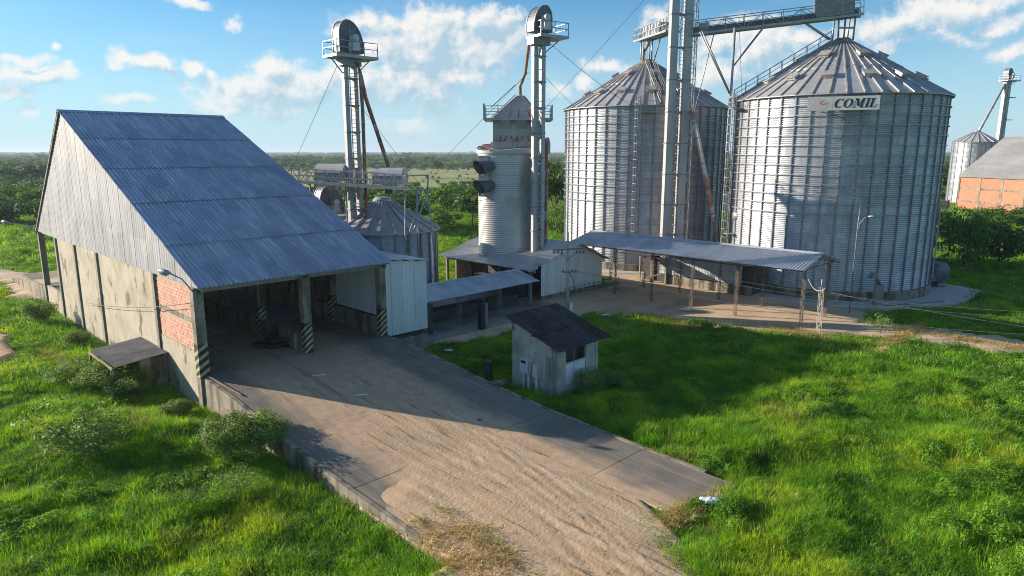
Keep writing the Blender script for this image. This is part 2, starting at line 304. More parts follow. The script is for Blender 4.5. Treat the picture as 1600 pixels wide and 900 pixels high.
def slab_mat():
    """ramp concrete with tracked-in dust: a sandy band up the middle, streaked along the way the lorries drive"""
    M = bpy.data.materials.new('ramp_concrete'); M.use_nodes = True; N = M.node_tree.nodes; L = M.node_tree.links; b = N['Principled BSDF']; b.inputs['Roughness'].default_value = .9; b.inputs['Specular IOR Level'].default_value = .25
    tc = N.new('ShaderNodeTexCoord'); sp = N.new('ShaderNodeSeparateXYZ'); L.new(tc.outputs['Object'], sp.inputs[0])
    def noise(s, st=(1, 1, 1), det=7):
        mp = N.new('ShaderNodeMapping'); mp.inputs['Scale'].default_value = st; L.new(tc.outputs['Object'], mp.inputs[0]); x = N.new('ShaderNodeTexNoise'); x.inputs['Scale'].default_value = s; x.inputs['Detail'].default_value = det; x.inputs['Roughness'].default_value = .62; L.new(mp.outputs[0], x.inputs['Vector']); return x.outputs['Fac']
    def mth(op, a, c, d=0.0):
        x = N.new('ShaderNodeMath'); x.operation = op
        for v_, i_ in ((a, 0), (c, 1), (d, 2)):
            if hasattr(v_, 'links'): L.new(v_, x.inputs[i_])
            else: x.inputs[i_].default_value = v_
        return x.outputs[0]
    def ramp(f, lo, hi, a=0.0, c=1.0):
        x = N.new('ShaderNodeMapRange'); x.interpolation_type = 'SMOOTHSTEP'; L.new(f, x.inputs[0]); x.inputs[1].default_value = lo; x.inputs[2].default_value = hi; x.inputs[3].default_value = a; x.inputs[4].default_value = c; return x.outputs[0]
    def mixc(f, a, c):
        x = N.new('ShaderNodeMix'); x.data_type = 'RGBA'; L.new(f, x.inputs[0])
        for v_, i_ in ((a, 6), (c, 7)):
            if hasattr(v_, 'links'): L.new(v_, x.inputs[i_])
            else: x.inputs[i_].default_value = (*v_, 1)
        return x.outputs[2]
    base = mixc(ramp(noise(.9), .35, .65), (.150, .132, .110), (.205, .178, .146))
    base = mixc(ramp(noise(26), .45, .75), base, (.26, .23, .19))
    wob = mth('MULTIPLY_ADD', noise(.5), 2.4, -1.2); u = mth('ADD', sp.outputs[0], wob); u = mth('ADD', u, mth('MULTIPLY_ADD', noise(1.0, (3, .25, 1)), 1.6, -.8))
    vv = sp.outputs[1]
    band = mth('MULTIPLY', ramp(u, 1.0, 2.6), ramp(u, 8.0, 9.6, 1.0, 0.0))
    band = mth('MULTIPLY', band, ramp(vv, 3.0, -5.0, .6, 1.0))
    streak = noise(1.0, (2.6, .10, 1)); streak2 = noise(1.0, (5.5, .16, 1))
    dust = mth('MULTIPLY', band, ramp(streak, .18, .44)); dust = mth('MAXIMUM', dust, mth('MULTIPLY', ramp(streak2, .52, .68), .40))
    sand = mixc(ramp(noise(2.4), .35, .65), (.53, .37, .24), (.45, .305, .195))
    col = mixc(dust, base, sand)
    col = mixc(mth('MULTIPLY', ramp(noise(1.0, (1.9, .07, 1)), .56, .70), .75), col, (.115, .105, .095))
    col = mixc(mth('MULTIPLY', ramp(noise(7.0, (1, .6, 1)), .62, .70), .7), col, (.22, .15, .10))
    L.new(col, b.inputs['Base Color'])
    bp = N.new('ShaderNodeBump'); bp.inputs['Distance'].default_value = .012; L.new(noise(9), bp.inputs['Height']); L.new(bp.outputs[0], b.inputs['Normal']); return M
M_slab = slab_mat()
M_sand = mat('sandy_dirt', (0.52, 0.36, 0.225), (0.44, 0.295, 0.18), rough=0.95, scale=1.0, stretch=(1.6, 0.25, 1), detail=9, stain=(0.25, 0.16, 0.095), stain_scale=1.0, stain_stretch=(4.5, 0.35, 1), stain_lim=(0.56, 0.66), stain2=(0.58, 0.44, 0.31), stain2_scale=1.0, stain2_stretch=(1.2, 0.12, 1), stain2_lim=(0.54, 0.68), bump=0.03, bscale=7, coord='object')
M_yard = mat('yard_dirt', (0.57, 0.42, 0.28), (0.47, 0.34, 0.225), rough=0.95, scale=0.5, detail=8, stain=(0.34, 0.265, 0.20), stain_scale=0.22, stain_lim=(0.52, 0.68), bump=0.02, bscale=4)
M_yardc = mat('yard_concrete', (0.24, 0.23, 0.215), (0.31, 0.295, 0.27), rough=0.85, scale=0.5, stain=(0.15, 0.145, 0.14), stain_scale=0.35, stain_lim=(0.45, 0.65), bump=0.008, bscale=6)
M_pad = mat('pad_concrete', (0.40, 0.38, 0.35), (0.48, 0.46, 0.42), rough=0.9, scale=0.6, stain=(0.28, 0.26, 0.24), stain_scale=0.6, bump=0.01)
L_grass = leafmat('grass_blades', (0.118, 0.285, 0.016), (0.225, 0.440, 0.022), (0.360, 0.490, 0.032), scale=0.45, transl=0.45, rand=0.2)
L_weed = leafmat('broadleaf_weed', (0.10, 0.24, 0.018), (0.19, 0.36, 0.03), scale=0.5, transl=0.4)
L_stalk = leafmat('seed_stalks', (0.30, 0.30, 0.09), (0.24, 0.30, 0.05), scale=0.8, transl=0.3)
L_grass2 = leafmat('dark_grass_blades', (0.070, 0.175, 0.020), (0.130, 0.270, 0.025), scale=0.9, transl=0.35, rand=0.3)
L_dry = leafmat('dry_grass_blades', (0.52, 0.39, 0.19), (0.42, 0.32, 0.15), (0.32, 0.31, 0.09), scale=0.8, transl=0.3)
L_shrub = leafmat('shrub_leaves', (0.11, 0.20, 0.045), (0.18, 0.28, 0.075), scale=1.2, transl=0.35)
L_tree = leafmat('tree_leaves', (0.040, 0.095, 0.018), (0.075, 0.150, 0.025), (0.10, 0.17, 0.03), scale=0.35, transl=0.3, rand=0.3)
L_tree2 = leafmat('bright_tree_leaves', (0.075, 0.165, 0.022), (0.115, 0.215, 0.03), scale=0.3, transl=0.35, rand=0.25)
L_far = leafmat('far_leaves', (0.060, 0.135, 0.026), (0.120, 0.210, 0.036), (0.17, 0.24, 0.045), scale=0.03, transl=0.2, rand=0.5)

def ground_mat():
    M = bpy.data.materials.new('meadow_ground'); M.use_nodes = True; N = M.node_tree.nodes; L = M.node_tree.links
    b = N['Principled BSDF']; b.inputs['Roughness'].default_value = 0.95; b.inputs['Specular IOR Level'].default_value = 0.1
    geo = N.new('ShaderNodeNewGeometry')
    def noise(s, det=6):
        x = N.new('ShaderNodeTexNoise'); x.inputs['Scale'].default_value = s; x.inputs['Detail'].default_value = det; L.new(geo.outputs['Position'], x.inputs['Vector']); return x.outputs['Fac']
    def mixc(f, lo, hi, a, c):
        mr = N.new('ShaderNodeMapRange'); mr.interpolation_type = 'SMOOTHSTEP'; L.new(f, mr.inputs[0]); mr.inputs[1].default_value = lo; mr.inputs[2].default_value = hi
        x = N.new('ShaderNodeMix'); x.data_type = 'RGBA'; L.new(mr.outputs[0], x.inputs[0])
        for v, i in ((a, 6), (c, 7)):
            if hasattr(v, 'links'): L.new(v, x.inputs[i])
            else: x.inputs[i].default_value = (*v, 1)
        return x.outputs[2]
    col = mixc(noise(0.35), 0.4, 0.62, (0.075, 0.165, 0.014), (0.14, 0.27, 0.018))
    col = mixc(noise(0.03), 0.45, 0.62, col, (0.13, 0.21, 0.025))
    col = mixc(noise(2.5), 0.55, 0.72, col, (0.085, 0.095, 0.03))
    col = mixc(noise(0.0035), 0.54, 0.62, col, (0.23, 0.25, 0.08))
    L.new(col, b.inputs['Base Color'])
    bp = N.new('ShaderNodeBump'); bp.inputs['Distance'].default_value = 0.12; L.new(noise(2.2, 8), bp.inputs['Height']); L.new(bp.outputs[0], b.inputs['Normal'])
    return M
M_ground = ground_mat()
M_field = mat('pasture', (0.32, 0.29, 0.105), (0.24, 0.245, 0.075), rough=0.95, scale=0.03, stain=(0.15, 0.20, 0.05), stain_scale=0.02, stain_lim=(0.48, 0.62), detail=10)
M_crop = mat('green_crop', (0.12, 0.24, 0.04), (0.15, 0.27, 0.05), rough=0.95, scale=0.02)

# ================================================================== SETTING
def pip(x, y, poly):
    """vectorised point in polygon"""
    x = np.asarray(x); y = np.asarray(y); ins = np.zeros(x.shape, bool); n = len(poly); j = n - 1
    for i in range(n):
        xi, yi = poly[i]; xj, yj = poly[j]
        c = ((yi > y) != (yj > y)) & (x < (xj - xi) * (y - yi) / (yj - yi + 1e-12) + xi)
        ins ^= c; j = i
    return ins
def uvpoly(pts): return [UV(u, v)[:2] for u, v in pts]
def nz(x, y, s, seed=0):
    """smooth pseudo-noise, about -1..1"""
    r = np.random.default_rng(seed); t = 0
    for k in range(7):
        a = r.uniform(0, 6.28); f = s * r.uniform(0.5, 1.9); t = t + np.sin((x * math.cos(a) + y * math.sin(a)) * f + r.uniform(0, 6.28)) * r.uniform(0.6, 1)
    return t / 3.2

RAMP_POLY = uvpoly([(-.2, 0.4), (11.7, 0.4), (11.7, -23.3), (9.6, -24.0), (6.9, -21.6), (4.6, -25), (2, -31), (-2, -38), (-9, -38), (-4, -31), (-1.5, -26), (-.3, -20.5), (-.25, -16)])
SHED_POLY = uvpoly([(-.3, -.2), (16, -.2), (16, 46), (-.3, 46)])
YARD_POLY = [(-7.2, 44.6), (-3.5, 46.2), (0.3, 50.2), (4.4, 52.8), (6.9, 55.3), (10.3, 53.2), (14.6, 50.4), (18.5, 48.8), (22.4, 48.2), (27.4, 47.1), (30.6, 45.0), (33.3, 42.8), (40, 38.0), (52, 29), (56, 32.5), (45, 40.5), (36.3, 46.8),
             (31.4, 50.0), (26.6, 52.0), (28.5, 54.0), (30.9, 55.3), (36, 57.2), (40.6, 59.6), (44.5, 64.5), (43, 69), (41.5, 73), (30, 80), (24, 76), (26, 92), (12, 96), (3, 88), (5, 78), (9.5, 72), (10.5, 67), (9, 66), (0, 71), (-8, 68), (-16, 62)]
HUT_POLY = uvpoly([(13.7, -12.3), (18, -12.3), (18, -8.6), (13.7, -8.6)])
BACKROAD = [(-36, 58), (-44.5, 60), (-52, 68), (-75, 92), (-120, 140), (-126, 134), (-82, 88), (-60, 76)]
BACKROAD = [(-37, 60.5), (-44.9, 60.3), (-51.2, 67.1), (-70, 86), (-120, 128), (-120, 140), (-72, 95), (-58.2, 76.6), (-50, 72.5), (-42, 70)]
PATH_L = [(-30.2, 37.5), (-32.6, 43), (-36.5, 48), (-44, 53), (-60, 60), (-60, 57), (-45, 50), (-38.5, 45), (-34.5, 40), (-31.5, 33), (-30, 20), (-28.6, 20), (-29, 30)]
NO_GRASS = [RAMP_POLY, SHED_POLY, YARD_POLY, HUT_POLY, BACKROAD, PATH_L]

def gheight(x, y):
    h = 0.22 * nz(x, y, 0.55, 1) + 0.20 * nz(x, y, 1.3, 2) + 0.06 * nz(x, y, 3.1, 3)
    r = np.hypot(x, y - 40)
    fade = np.clip((140 - r) / 60, 0, 1)
    m = np.ones_like(h)
    u = K45 * ((x - SO[0]) + (y - SO[1])); v = K45 * (-(x - SO[0]) + (y - SO[1]))
    # flatten where something is built (signed margins of the built rectangles)
    def rect(u0, u1, v0, v1, mg):
        d = np.maximum(np.maximum(u0 - u, u - u1), np.maximum(v0 - v, v - v1)); return np.clip(d / mg, 0, 1)
    m = np.minimum(m, rect(-0.5, 16, -2, 47, 1.5)); m = np.minimum(m, rect(-1, 12, -24, 0, 1.2)); m = np.minimum(m, rect(-8, 5, -40, -23, 2.0))
    m = np.minimum(m, rect(13, 60, -2, 60, 2.0)); m = np.minimum(m, rect(13.4, 18.4, -13, -8, 1.2)); m = np.minimum(m, rect(34, 75, -22, 10, 2.0)); m = np.minimum(m, rect(37, 52, -60, -12, 2.0))
    m = np.minimum(m, np.clip((np.hypot(x - 31.5, y - 68.4) - 13) / 3, 0, 1))
    m = np.minimum(m, rect(-9, -2, 10, 60, 1.0) * 0.7 + 0.3)
    base = -0.10 + 0.10 * np.clip(m * 2, 0, 1)
    return base * 1.0 + h * m * fade * 0.9 - 0.02

def build_ground():
    def axis(lo, hi, step, far):
        a = list(np.arange(lo, hi + 1e-6, step)); s = step; x = hi
        up = []
        while x < far: s *= 1.18; x += s; up.append(x)
        s = step; x = lo; dn = []
        while x > -far: s *= 1.18; x -= s; dn.append(x)
        return np.array(dn[::-1] + a + up)
    X = axis(-48, 48, 0.6, 14000); Y = axis(4, 92, 0.6, 14000)
    gx, gy = np.meshgrid(X, Y); z = gheight(gx, gy)
    V = np.stack([gx.ravel(), gy.ravel(), z.ravel()], 1); nx, ny = len(X), len(Y)
    i = np.arange((nx - 1) * (ny - 1)); r, c = i // (nx - 1), i % (nx - 1); q = r * nx + c
    F = np.stack([q, q + 1, q + nx + 1, q + nx], 1)
    me = bpy.data.meshes.new('ground'); me.from_pydata(V.tolist(), [], F.tolist()); me.polygons.foreach_set('use_smooth', [True] * len(F)); me.materials.append(M_ground)
    tag(put('ground', me), kind='structure')
build_ground()

def sheet(name, poly, z, m, kind='structure', th=0.25):
    mb = MB().prism(poly, z - th, z); o = mb.build(name, m); return tag(o, kind=kind)
def grid_sheet(name, poly, z, m, step=0.5, amp=0.03, seed=5):
    """a sheet over a polygon, uneven, with a ragged border that dips into the ground"""
    xs = [p[0] for p in poly]; ys = [p[1] for p in poly]
    X = np.arange(min(xs) - 1.5, max(xs) + 1.5, step); Y = np.arange(min(ys) - 1.5, max(ys) + 1.5, step)
    gx, gy = np.meshgrid(X, Y)
    jx = gx + 0.5 * nz(gx, gy, 1.1, seed + 3) ; jy = gy + 0.5 * nz(gx, gy, 1.1, seed + 4)
    ins = pip(jx, jy, poly); z_ = np.where(ins, z + amp * nz(gx, gy, 0.9, seed) * 0.5, -0.45)
    ok = ins.copy(); ok[1:] |= ins[:-1]; ok[:-1] |= ins[1:]; ok[:, 1:] |= ok[:, :-1].copy(); ok[:, :-1] |= ok[:, 1:].copy()
    idx = -np.ones(ok.shape, int); idx[ok] = np.arange(ok.sum())
    V = np.stack([gx[ok], gy[ok], z_[ok]], 1)
    F = [(idx[a, b], idx[a, b + 1], idx[a + 1, b + 1], idx[a + 1, b]) for a in range(ok.shape[0] - 1) for b in range(ok.shape[1] - 1) if ok[a, b] and ok[a, b + 1] and ok[a + 1, b + 1] and ok[a + 1, b]]
    me = bpy.data.meshes.new(name); me.from_pydata(V.tolist(), [], F); me.polygons.foreach_set('use_smooth', [True] * len(F)); me.materials.append(m)
    return tag(put(name, me), kind='structure')
grid_sheet('yard', YARD_POLY, 0.02, M_yard, 0.55)
grid_sheet('back_road', BACKROAD, 0.10, M_yard, 0.8, 0.05)
grid_sheet('footpath', PATH_L, 0.16, M_sand, 0.5, 0.08)
# concrete apron in front of the drier building, laid in bays
apron = put('yard_apron', MB().box(15.4, 31.2, 1.2, 14, -0.3, 0.03).mesh('yard_apron'), None, UV(0, 0), (0, 0, R(45))); apron.data.materials.append(M_yardc); tag(apron, kind='structure')
for i in range(4):
    for j in range(3):
        x0 = 15.4 + i * 3.95; y0 = 1.2 + j * 4.27
        MB().box(x0 + .02, x0 + 3.93, y0 + .02, y0 + 4.25, 0.0, 0.055 + rnd.uniform(0, .012)).build('slab', M_yardc, apron)
mb = MB().lathe([(0.1, 0.10), (11.6, 0.10), (11.75, 0.0), (11.8, -.4)], 64)
pad = mb.build('silo_pad', M_pad, None, loc=(31.5, 68.4, 0)); tag(pad, kind='structure')
pad2 = MB().prism([(33.0, 56.6), (38.5, 57.8), (40.9, 59.7), (44.9, 64.0), (44.2, 66.0), (42.8, 68.6), (40, 66)], -.3, 0.085).build('apron', M_pad); tag(pad2, kind='structure')
padL = MB().lathe([(0.1, 0.10), (11.0, 0.10), (11.1, -.4)], 64).build('silo_pad', M_pad, None, loc=(15.8, 83.7, 0)); tag(padL, kind='structure')
# far pasture and crop fields (thin sheets on the plain)
sheet('pasture', [(-150, 225), (-20, 205), (40, 215), (130, 260), (110, 540), (-40, 575), (-190, 560)], 0.12, M_field)
sheet('crop_field', [(-260, 900), (-150, 820), (-120, 1050), (-230, 1150)], 0.3, M_crop)
sheet('crop_field', [(-90, 700), (40, 690), (60, 1000), (-100, 1050)], 0.3, M_crop)
sheet('pasture', [(-330, 262), (-170, 205), (-150, 300), (-300, 420)], 0.12, M_field)

# ------------------------------------------------------------------ the ramp up to the shed
RV = [(30, 1.6), (0, 1.6), (-4, 1.32), (-9, 0.80), (-14, 0.42), (-19.5, 0.20), (-24, 0.09), (-30, 0.02)]
def rampz(v):
    return np.interp(-np.asarray(v, float), [-p[0] for p in RV], [p[1] for p in RV])
ramp = root('ramp_road', None, None, UV(0, 0), R(45)); tag(ramp, kind='structure')
for name, u0 in (('retaining_wall', 0.0), ('retaining_wall', 11.42)):
    w = MB(); vs = [0.3, -2, -4, -6.5, -9, -11.5, -14, -16.5, -19.5, -22.5]
    if u0 == 0: vs = vs[:-2] + [-18.5]
    top = [float(rampz(v)) + 0.035 for v in vs]
    poly = [(v, t) for v, t in zip(vs, top)] + [(vs[-1], -.5), (vs[0], -.5)]
    w.extr(poly, 'x', u0, u0 + 0.2); w.build(name, M_conc2, ramp)
jv = [0.0, -3.0, -8.5, -14.0, -19.5, -24.2]; ju = [0.2, 4.0, 7.7, 11.42]
for a in range(len(jv) - 1):
    for b in range(3):
        if a == 4 and b < 2: continue
        v0, v1 = jv[a] - 0.015, jv[a + 1] + 0.015; u0, u1 = ju[b] + 0.012, ju[b + 1] - 0.012
        n = 10; mbs = MB(); dz = rnd.uniform(-.008, .008)
        for i in range(n + 1):
            v = v0 + (v1 - v0) * i / n; z = float(rampz(v)) + dz
            if a == 4: v -= 0.6 * (i / n) * math.sin(i)
            mbs.v += [(u0, v, z), (u1, v, z), (u0, v, z - .3), (u1, v, z - .3)]
        for i in range(n):
            k = 4 * i; mbs.f += [(k, k + 1, k + 5, k + 4), (k, k + 4, k + 6, k + 2), (k + 1, k + 3, k + 7, k + 5)]
        mbs.f += [(0, 2, 3, 1), (4 * n, 4 * n + 1, 4 * n + 3, 4 * n + 2)]
        mbs.build('slab', M_slab, ramp)
MB().box(0.24, 11.6, 0.02, 46, 0.9, 1.19).build('shed_floor_base', M_slab, ramp)
# the floor of the shed, in bays
for i in range(8):
    for b in range(2):
        MB().box(0.25 + b * 5.6, 5.83 + b * 5.6, i * 4.5 + .02, i * 4.5 + 4.48, 1.2, 1.6 + rnd.uniform(-.006, .006)).build('slab', M_slab, ramp)
# back ramp and its wall, running out to the far road
w = MB().extr([(34.2, -.6), (34.2, 1.62), (41, 1.3), (50, 0.3), (50, -.6)], 'x', -.05, .15); w.build('retaining_wall', M_conc2, ramp)
w = MB().extr([(36, 0.2), (36, 1.58), (41, 1.25), (50, 0.22), (50, -.2)], 'x', .16, 11.4); w.build('slab', M_yard, ramp)

# loose sand over the ramp and the track that leaves it: thickness dips below the slabs at the edges
def build_track():
    U = np.arange(-11, 12.0, 0.13); V = np.arange(-46, -0.6, 0.16); u, v = np.meshgrid(U, V)
    st = nz(u, v * 0.05, 4.6, 21); st2 = nz(u * 1.0, v * 0.10, 5.5, 22); fine = nz(u, v * .45, 6.5, 23); mid = nz(u, v * .35, 2.6, 24); big = nz(u, v, 0.8, 25)
    L = np.interp(-v, [0, 3, 10, 14.5, 16, 20.5, 26, 31, 38, 46], [3.0, 2.6, 2.3, 2.0, 0.0, -.25, -1.6, -4.2, -9, -14])
    Rr = np.interp(-v, [0, 3, 8, 12, 16, 21, 25, 31, 38, 46], [5.4, 7.2, 8.6, 8.9, 8.2, 6.7, 4.7, 2.2, -1.5, -6])
    d = np.minimum(u - L, Rr - u)
    edge = np.clip((d + 0.35 * mid + 0.25 * big) / 1.3, -1, 1)
    fade = np.interp(-v, [0, 10, 13, 16.5, 20, 60], [-2.4, -1.8, -1.0, 0.0, 0.8, 1.0])
    th = 0.030 * (edge - 0.12) + 0.016 * fade + 0.006 * st + 0.006 * fine + 0.008 * mid
    deep = np.interp(-v, [0, 8, 14, 20, 25, 60], [0, 0.15, 0.6, 1, 1, 1]) * np.clip(edge, 0, 1)
    # wheel ruts
    rut = 0
    for off, wd, dp in ((0.60, 0.20, 0.07), (0.66, 0.10, 0.05), (0.73, 0.12, 0.05), (0.80, 0.16, 0.07), (0.86, 0.18, 0.10), (0.93, 0.12, 0.09), (0.42, 0.12, 0.035), (0.30, 0.16, 0.04), (0.22, 0.10, 0.03), (0.50, 0.10, .035)):
        c = L + (Rr - L) * off + 0.04 * np.sin(v * 0.5 + off * 9)
        rut = rut - dp * np.exp(-((u - c) / wd) ** 2) * (1 + 0.35 * np.sin(v * 14 + off * 30)) + dp * 0.75 * np.exp(-((np.abs(u - c) - wd * 1.7) / (wd * 0.5)) ** 2) * (1 + 0.5 * fine)
    th = th + deep * (0.03 + 0.26 * rut + 0.02 * mid + 0.016 * fine + 0.014 * nz(u, v, 14.0, 27))
    z = rampz(v) + th
    z = np.where(v < -24, np.maximum(z, -0.05 + th), z)
    z = np.where((u < 0.0) & (v > -20) | (u > 11.4), -0.4, z)
    z = np.where(d < -1.6, np.minimum(z, rampz(v) - 0.3), z)
    keep = (d > -2.2)
    idx = -np.ones(keep.shape, int); idx[keep] = np.arange(keep.sum())
    Vv = np.stack([u[keep], v[keep], z[keep]], 1)
    a = idx[:-1, :-1]; b = idx[:-1, 1:]; c = idx[1:, 1:]; e = idx[1:, :-1]; ok = (a >= 0) & (b >= 0) & (c >= 0) & (e >= 0)
    F = np.stack([a[ok], b[ok], c[ok], e[ok]], 1)
    me = bpy.data.meshes.new('dirt_track'); me.from_pydata(Vv.tolist(), [], F.tolist()); me.polygons.foreach_set('use_smooth', [True] * len(F)); me.materials.append(M_sand)
    tag(put('dirt_track', me, None, UV(0, 0), (0, 0, R(45))), kind='structure')
build_track()

# ================================================================== CORRUGATED SHEETS
_sheets = {}
def corr(w, l, pitch=0.2, amp=0.035, m=None, seg=4, key=''):
    """corrugated sheet: x 0..w across the waves, y 0..-l down the slope"""
    k = (round(w, 3), round(l, 3), pitch, amp, m.name if m else '', key)
    if k in _sheets: return _sheets[k]
    n = max(2, int(round(w / pitch)) * seg); V = []; F = []
    for i in range(n + 1):
        x = w * i / n; z = amp * 0.5 * math.sin(2 * math.pi * i / seg)
        V += [(x, 0, z), (x, -l, z)]
    for i in range(n): a = 2 * i; F.append((a, a + 1, a + 3, a + 2))
    me = bpy.data.meshes.new('sheet'); me.from_pydata(V, [], F); me.polygons.foreach_set('use_smooth', [True] * len(F)); me.materials.append(m)
    _sheets[k] = me; return me
def roof_slope(parent, x0, x1, ytop, ztop, ybot, zbot, cols, rows, m, pitch=0.2, amp=0.035, name='roof_sheet', lap=0.15):
    """sheets between a top line and a bottom line, running along local x"""
    dy = ybot - ytop; dz = zbot - ztop; L = math.hypot(dy, dz); th = math.atan2(-dz, abs(dy)); w = (x1 - x0) / cols
    if isinstance(rows, int): cuts = [i / rows for i in range(rows + 1)]
    else: cuts = rows
    for r in range(len(cuts) - 1):
        l = L * (cuts[r + 1] - cuts[r]) + (lap if r < len(cuts) - 2 else 0)
        me = corr(w, l, pitch, amp, m)
        for c in range(cols):
            f = cuts[r]; py = ytop + dy * f; pz = ztop + dz * f
            tilt = 0.030 / l
            nzv = 0.006 * rnd.random()
            if dy < 0: o = put(name, me, parent, (x0 + c * w, py, pz + nzv), (th - tilt, 0, 0))
            else: o = put(name, me, parent, (x0 + (c + 1) * w + 0.0, py, pz + nzv), (th - tilt, 0, math.pi))

# ================================================================== TRUCK SHED
def hazard_post(parent, u, v, z0, z1, w=0.46, stripe=True, matc=M_conc2, stripe_h=1.75):
    MB().box(u - w / 2, u + w / 2, v - w / 2, v + w / 2, z0, z1).build('column', matc, parent)
    if not stripe: return
    o = MB()
    e = w / 2 + 0.006
    # slanted painted bands as thin wraps around the post
    nb = 5; h = stripe_h / nb
    blk = MB().box(u - e + .003, u + e - .003, v - e + .003, v + e - .003, z0 + 0.05, z0 + stripe_h + .1); blk.build('black_band', M_black, parent)
    for i in range(nb):
        a = z0 + 0.06 + i * h; s = w * 0.75; t = h * 0.52
        o.add([(u - e, v - e, a), (u + e, v - e, a + s), (u + e, v - e, min(a + s + t, z0 + stripe_h + .1)), (u - e, v - e, min(a + t, z0 + stripe_h + .1))] if a + s < z0 + stripe_h else
              [(u - e, v - e, a), (u + e, v - e, min(a + s, z0 + stripe_h + .1)), (u + e, v - e, z0 + stripe_h + .1), (u - e, v - e, min(a + t, z0 + stripe_h + .1))], [(0, 1, 2, 3)])
        lo = z0 + .05; o.add([(u - e, v + e, max(lo, a - s)), (u - e, v - e, a), (u - e, v - e, min(a + t, z0 + stripe_h + .1)), (u - e, v + e, max(lo, a + t - s))], [(0, 1, 2, 3)])
        o.add([(u + e, v - e, min(a + s, z0 + stripe_h)), (u + e, v + e, a), (u + e, v + e, min(a + t, z0 + stripe_h + .1)), (u + e, v - e, min(a + s + t, z0 + stripe_h + .1))], [(0, 1, 2, 3)])
    o.build('yellow_band', M_yellow, parent, fixn=False)

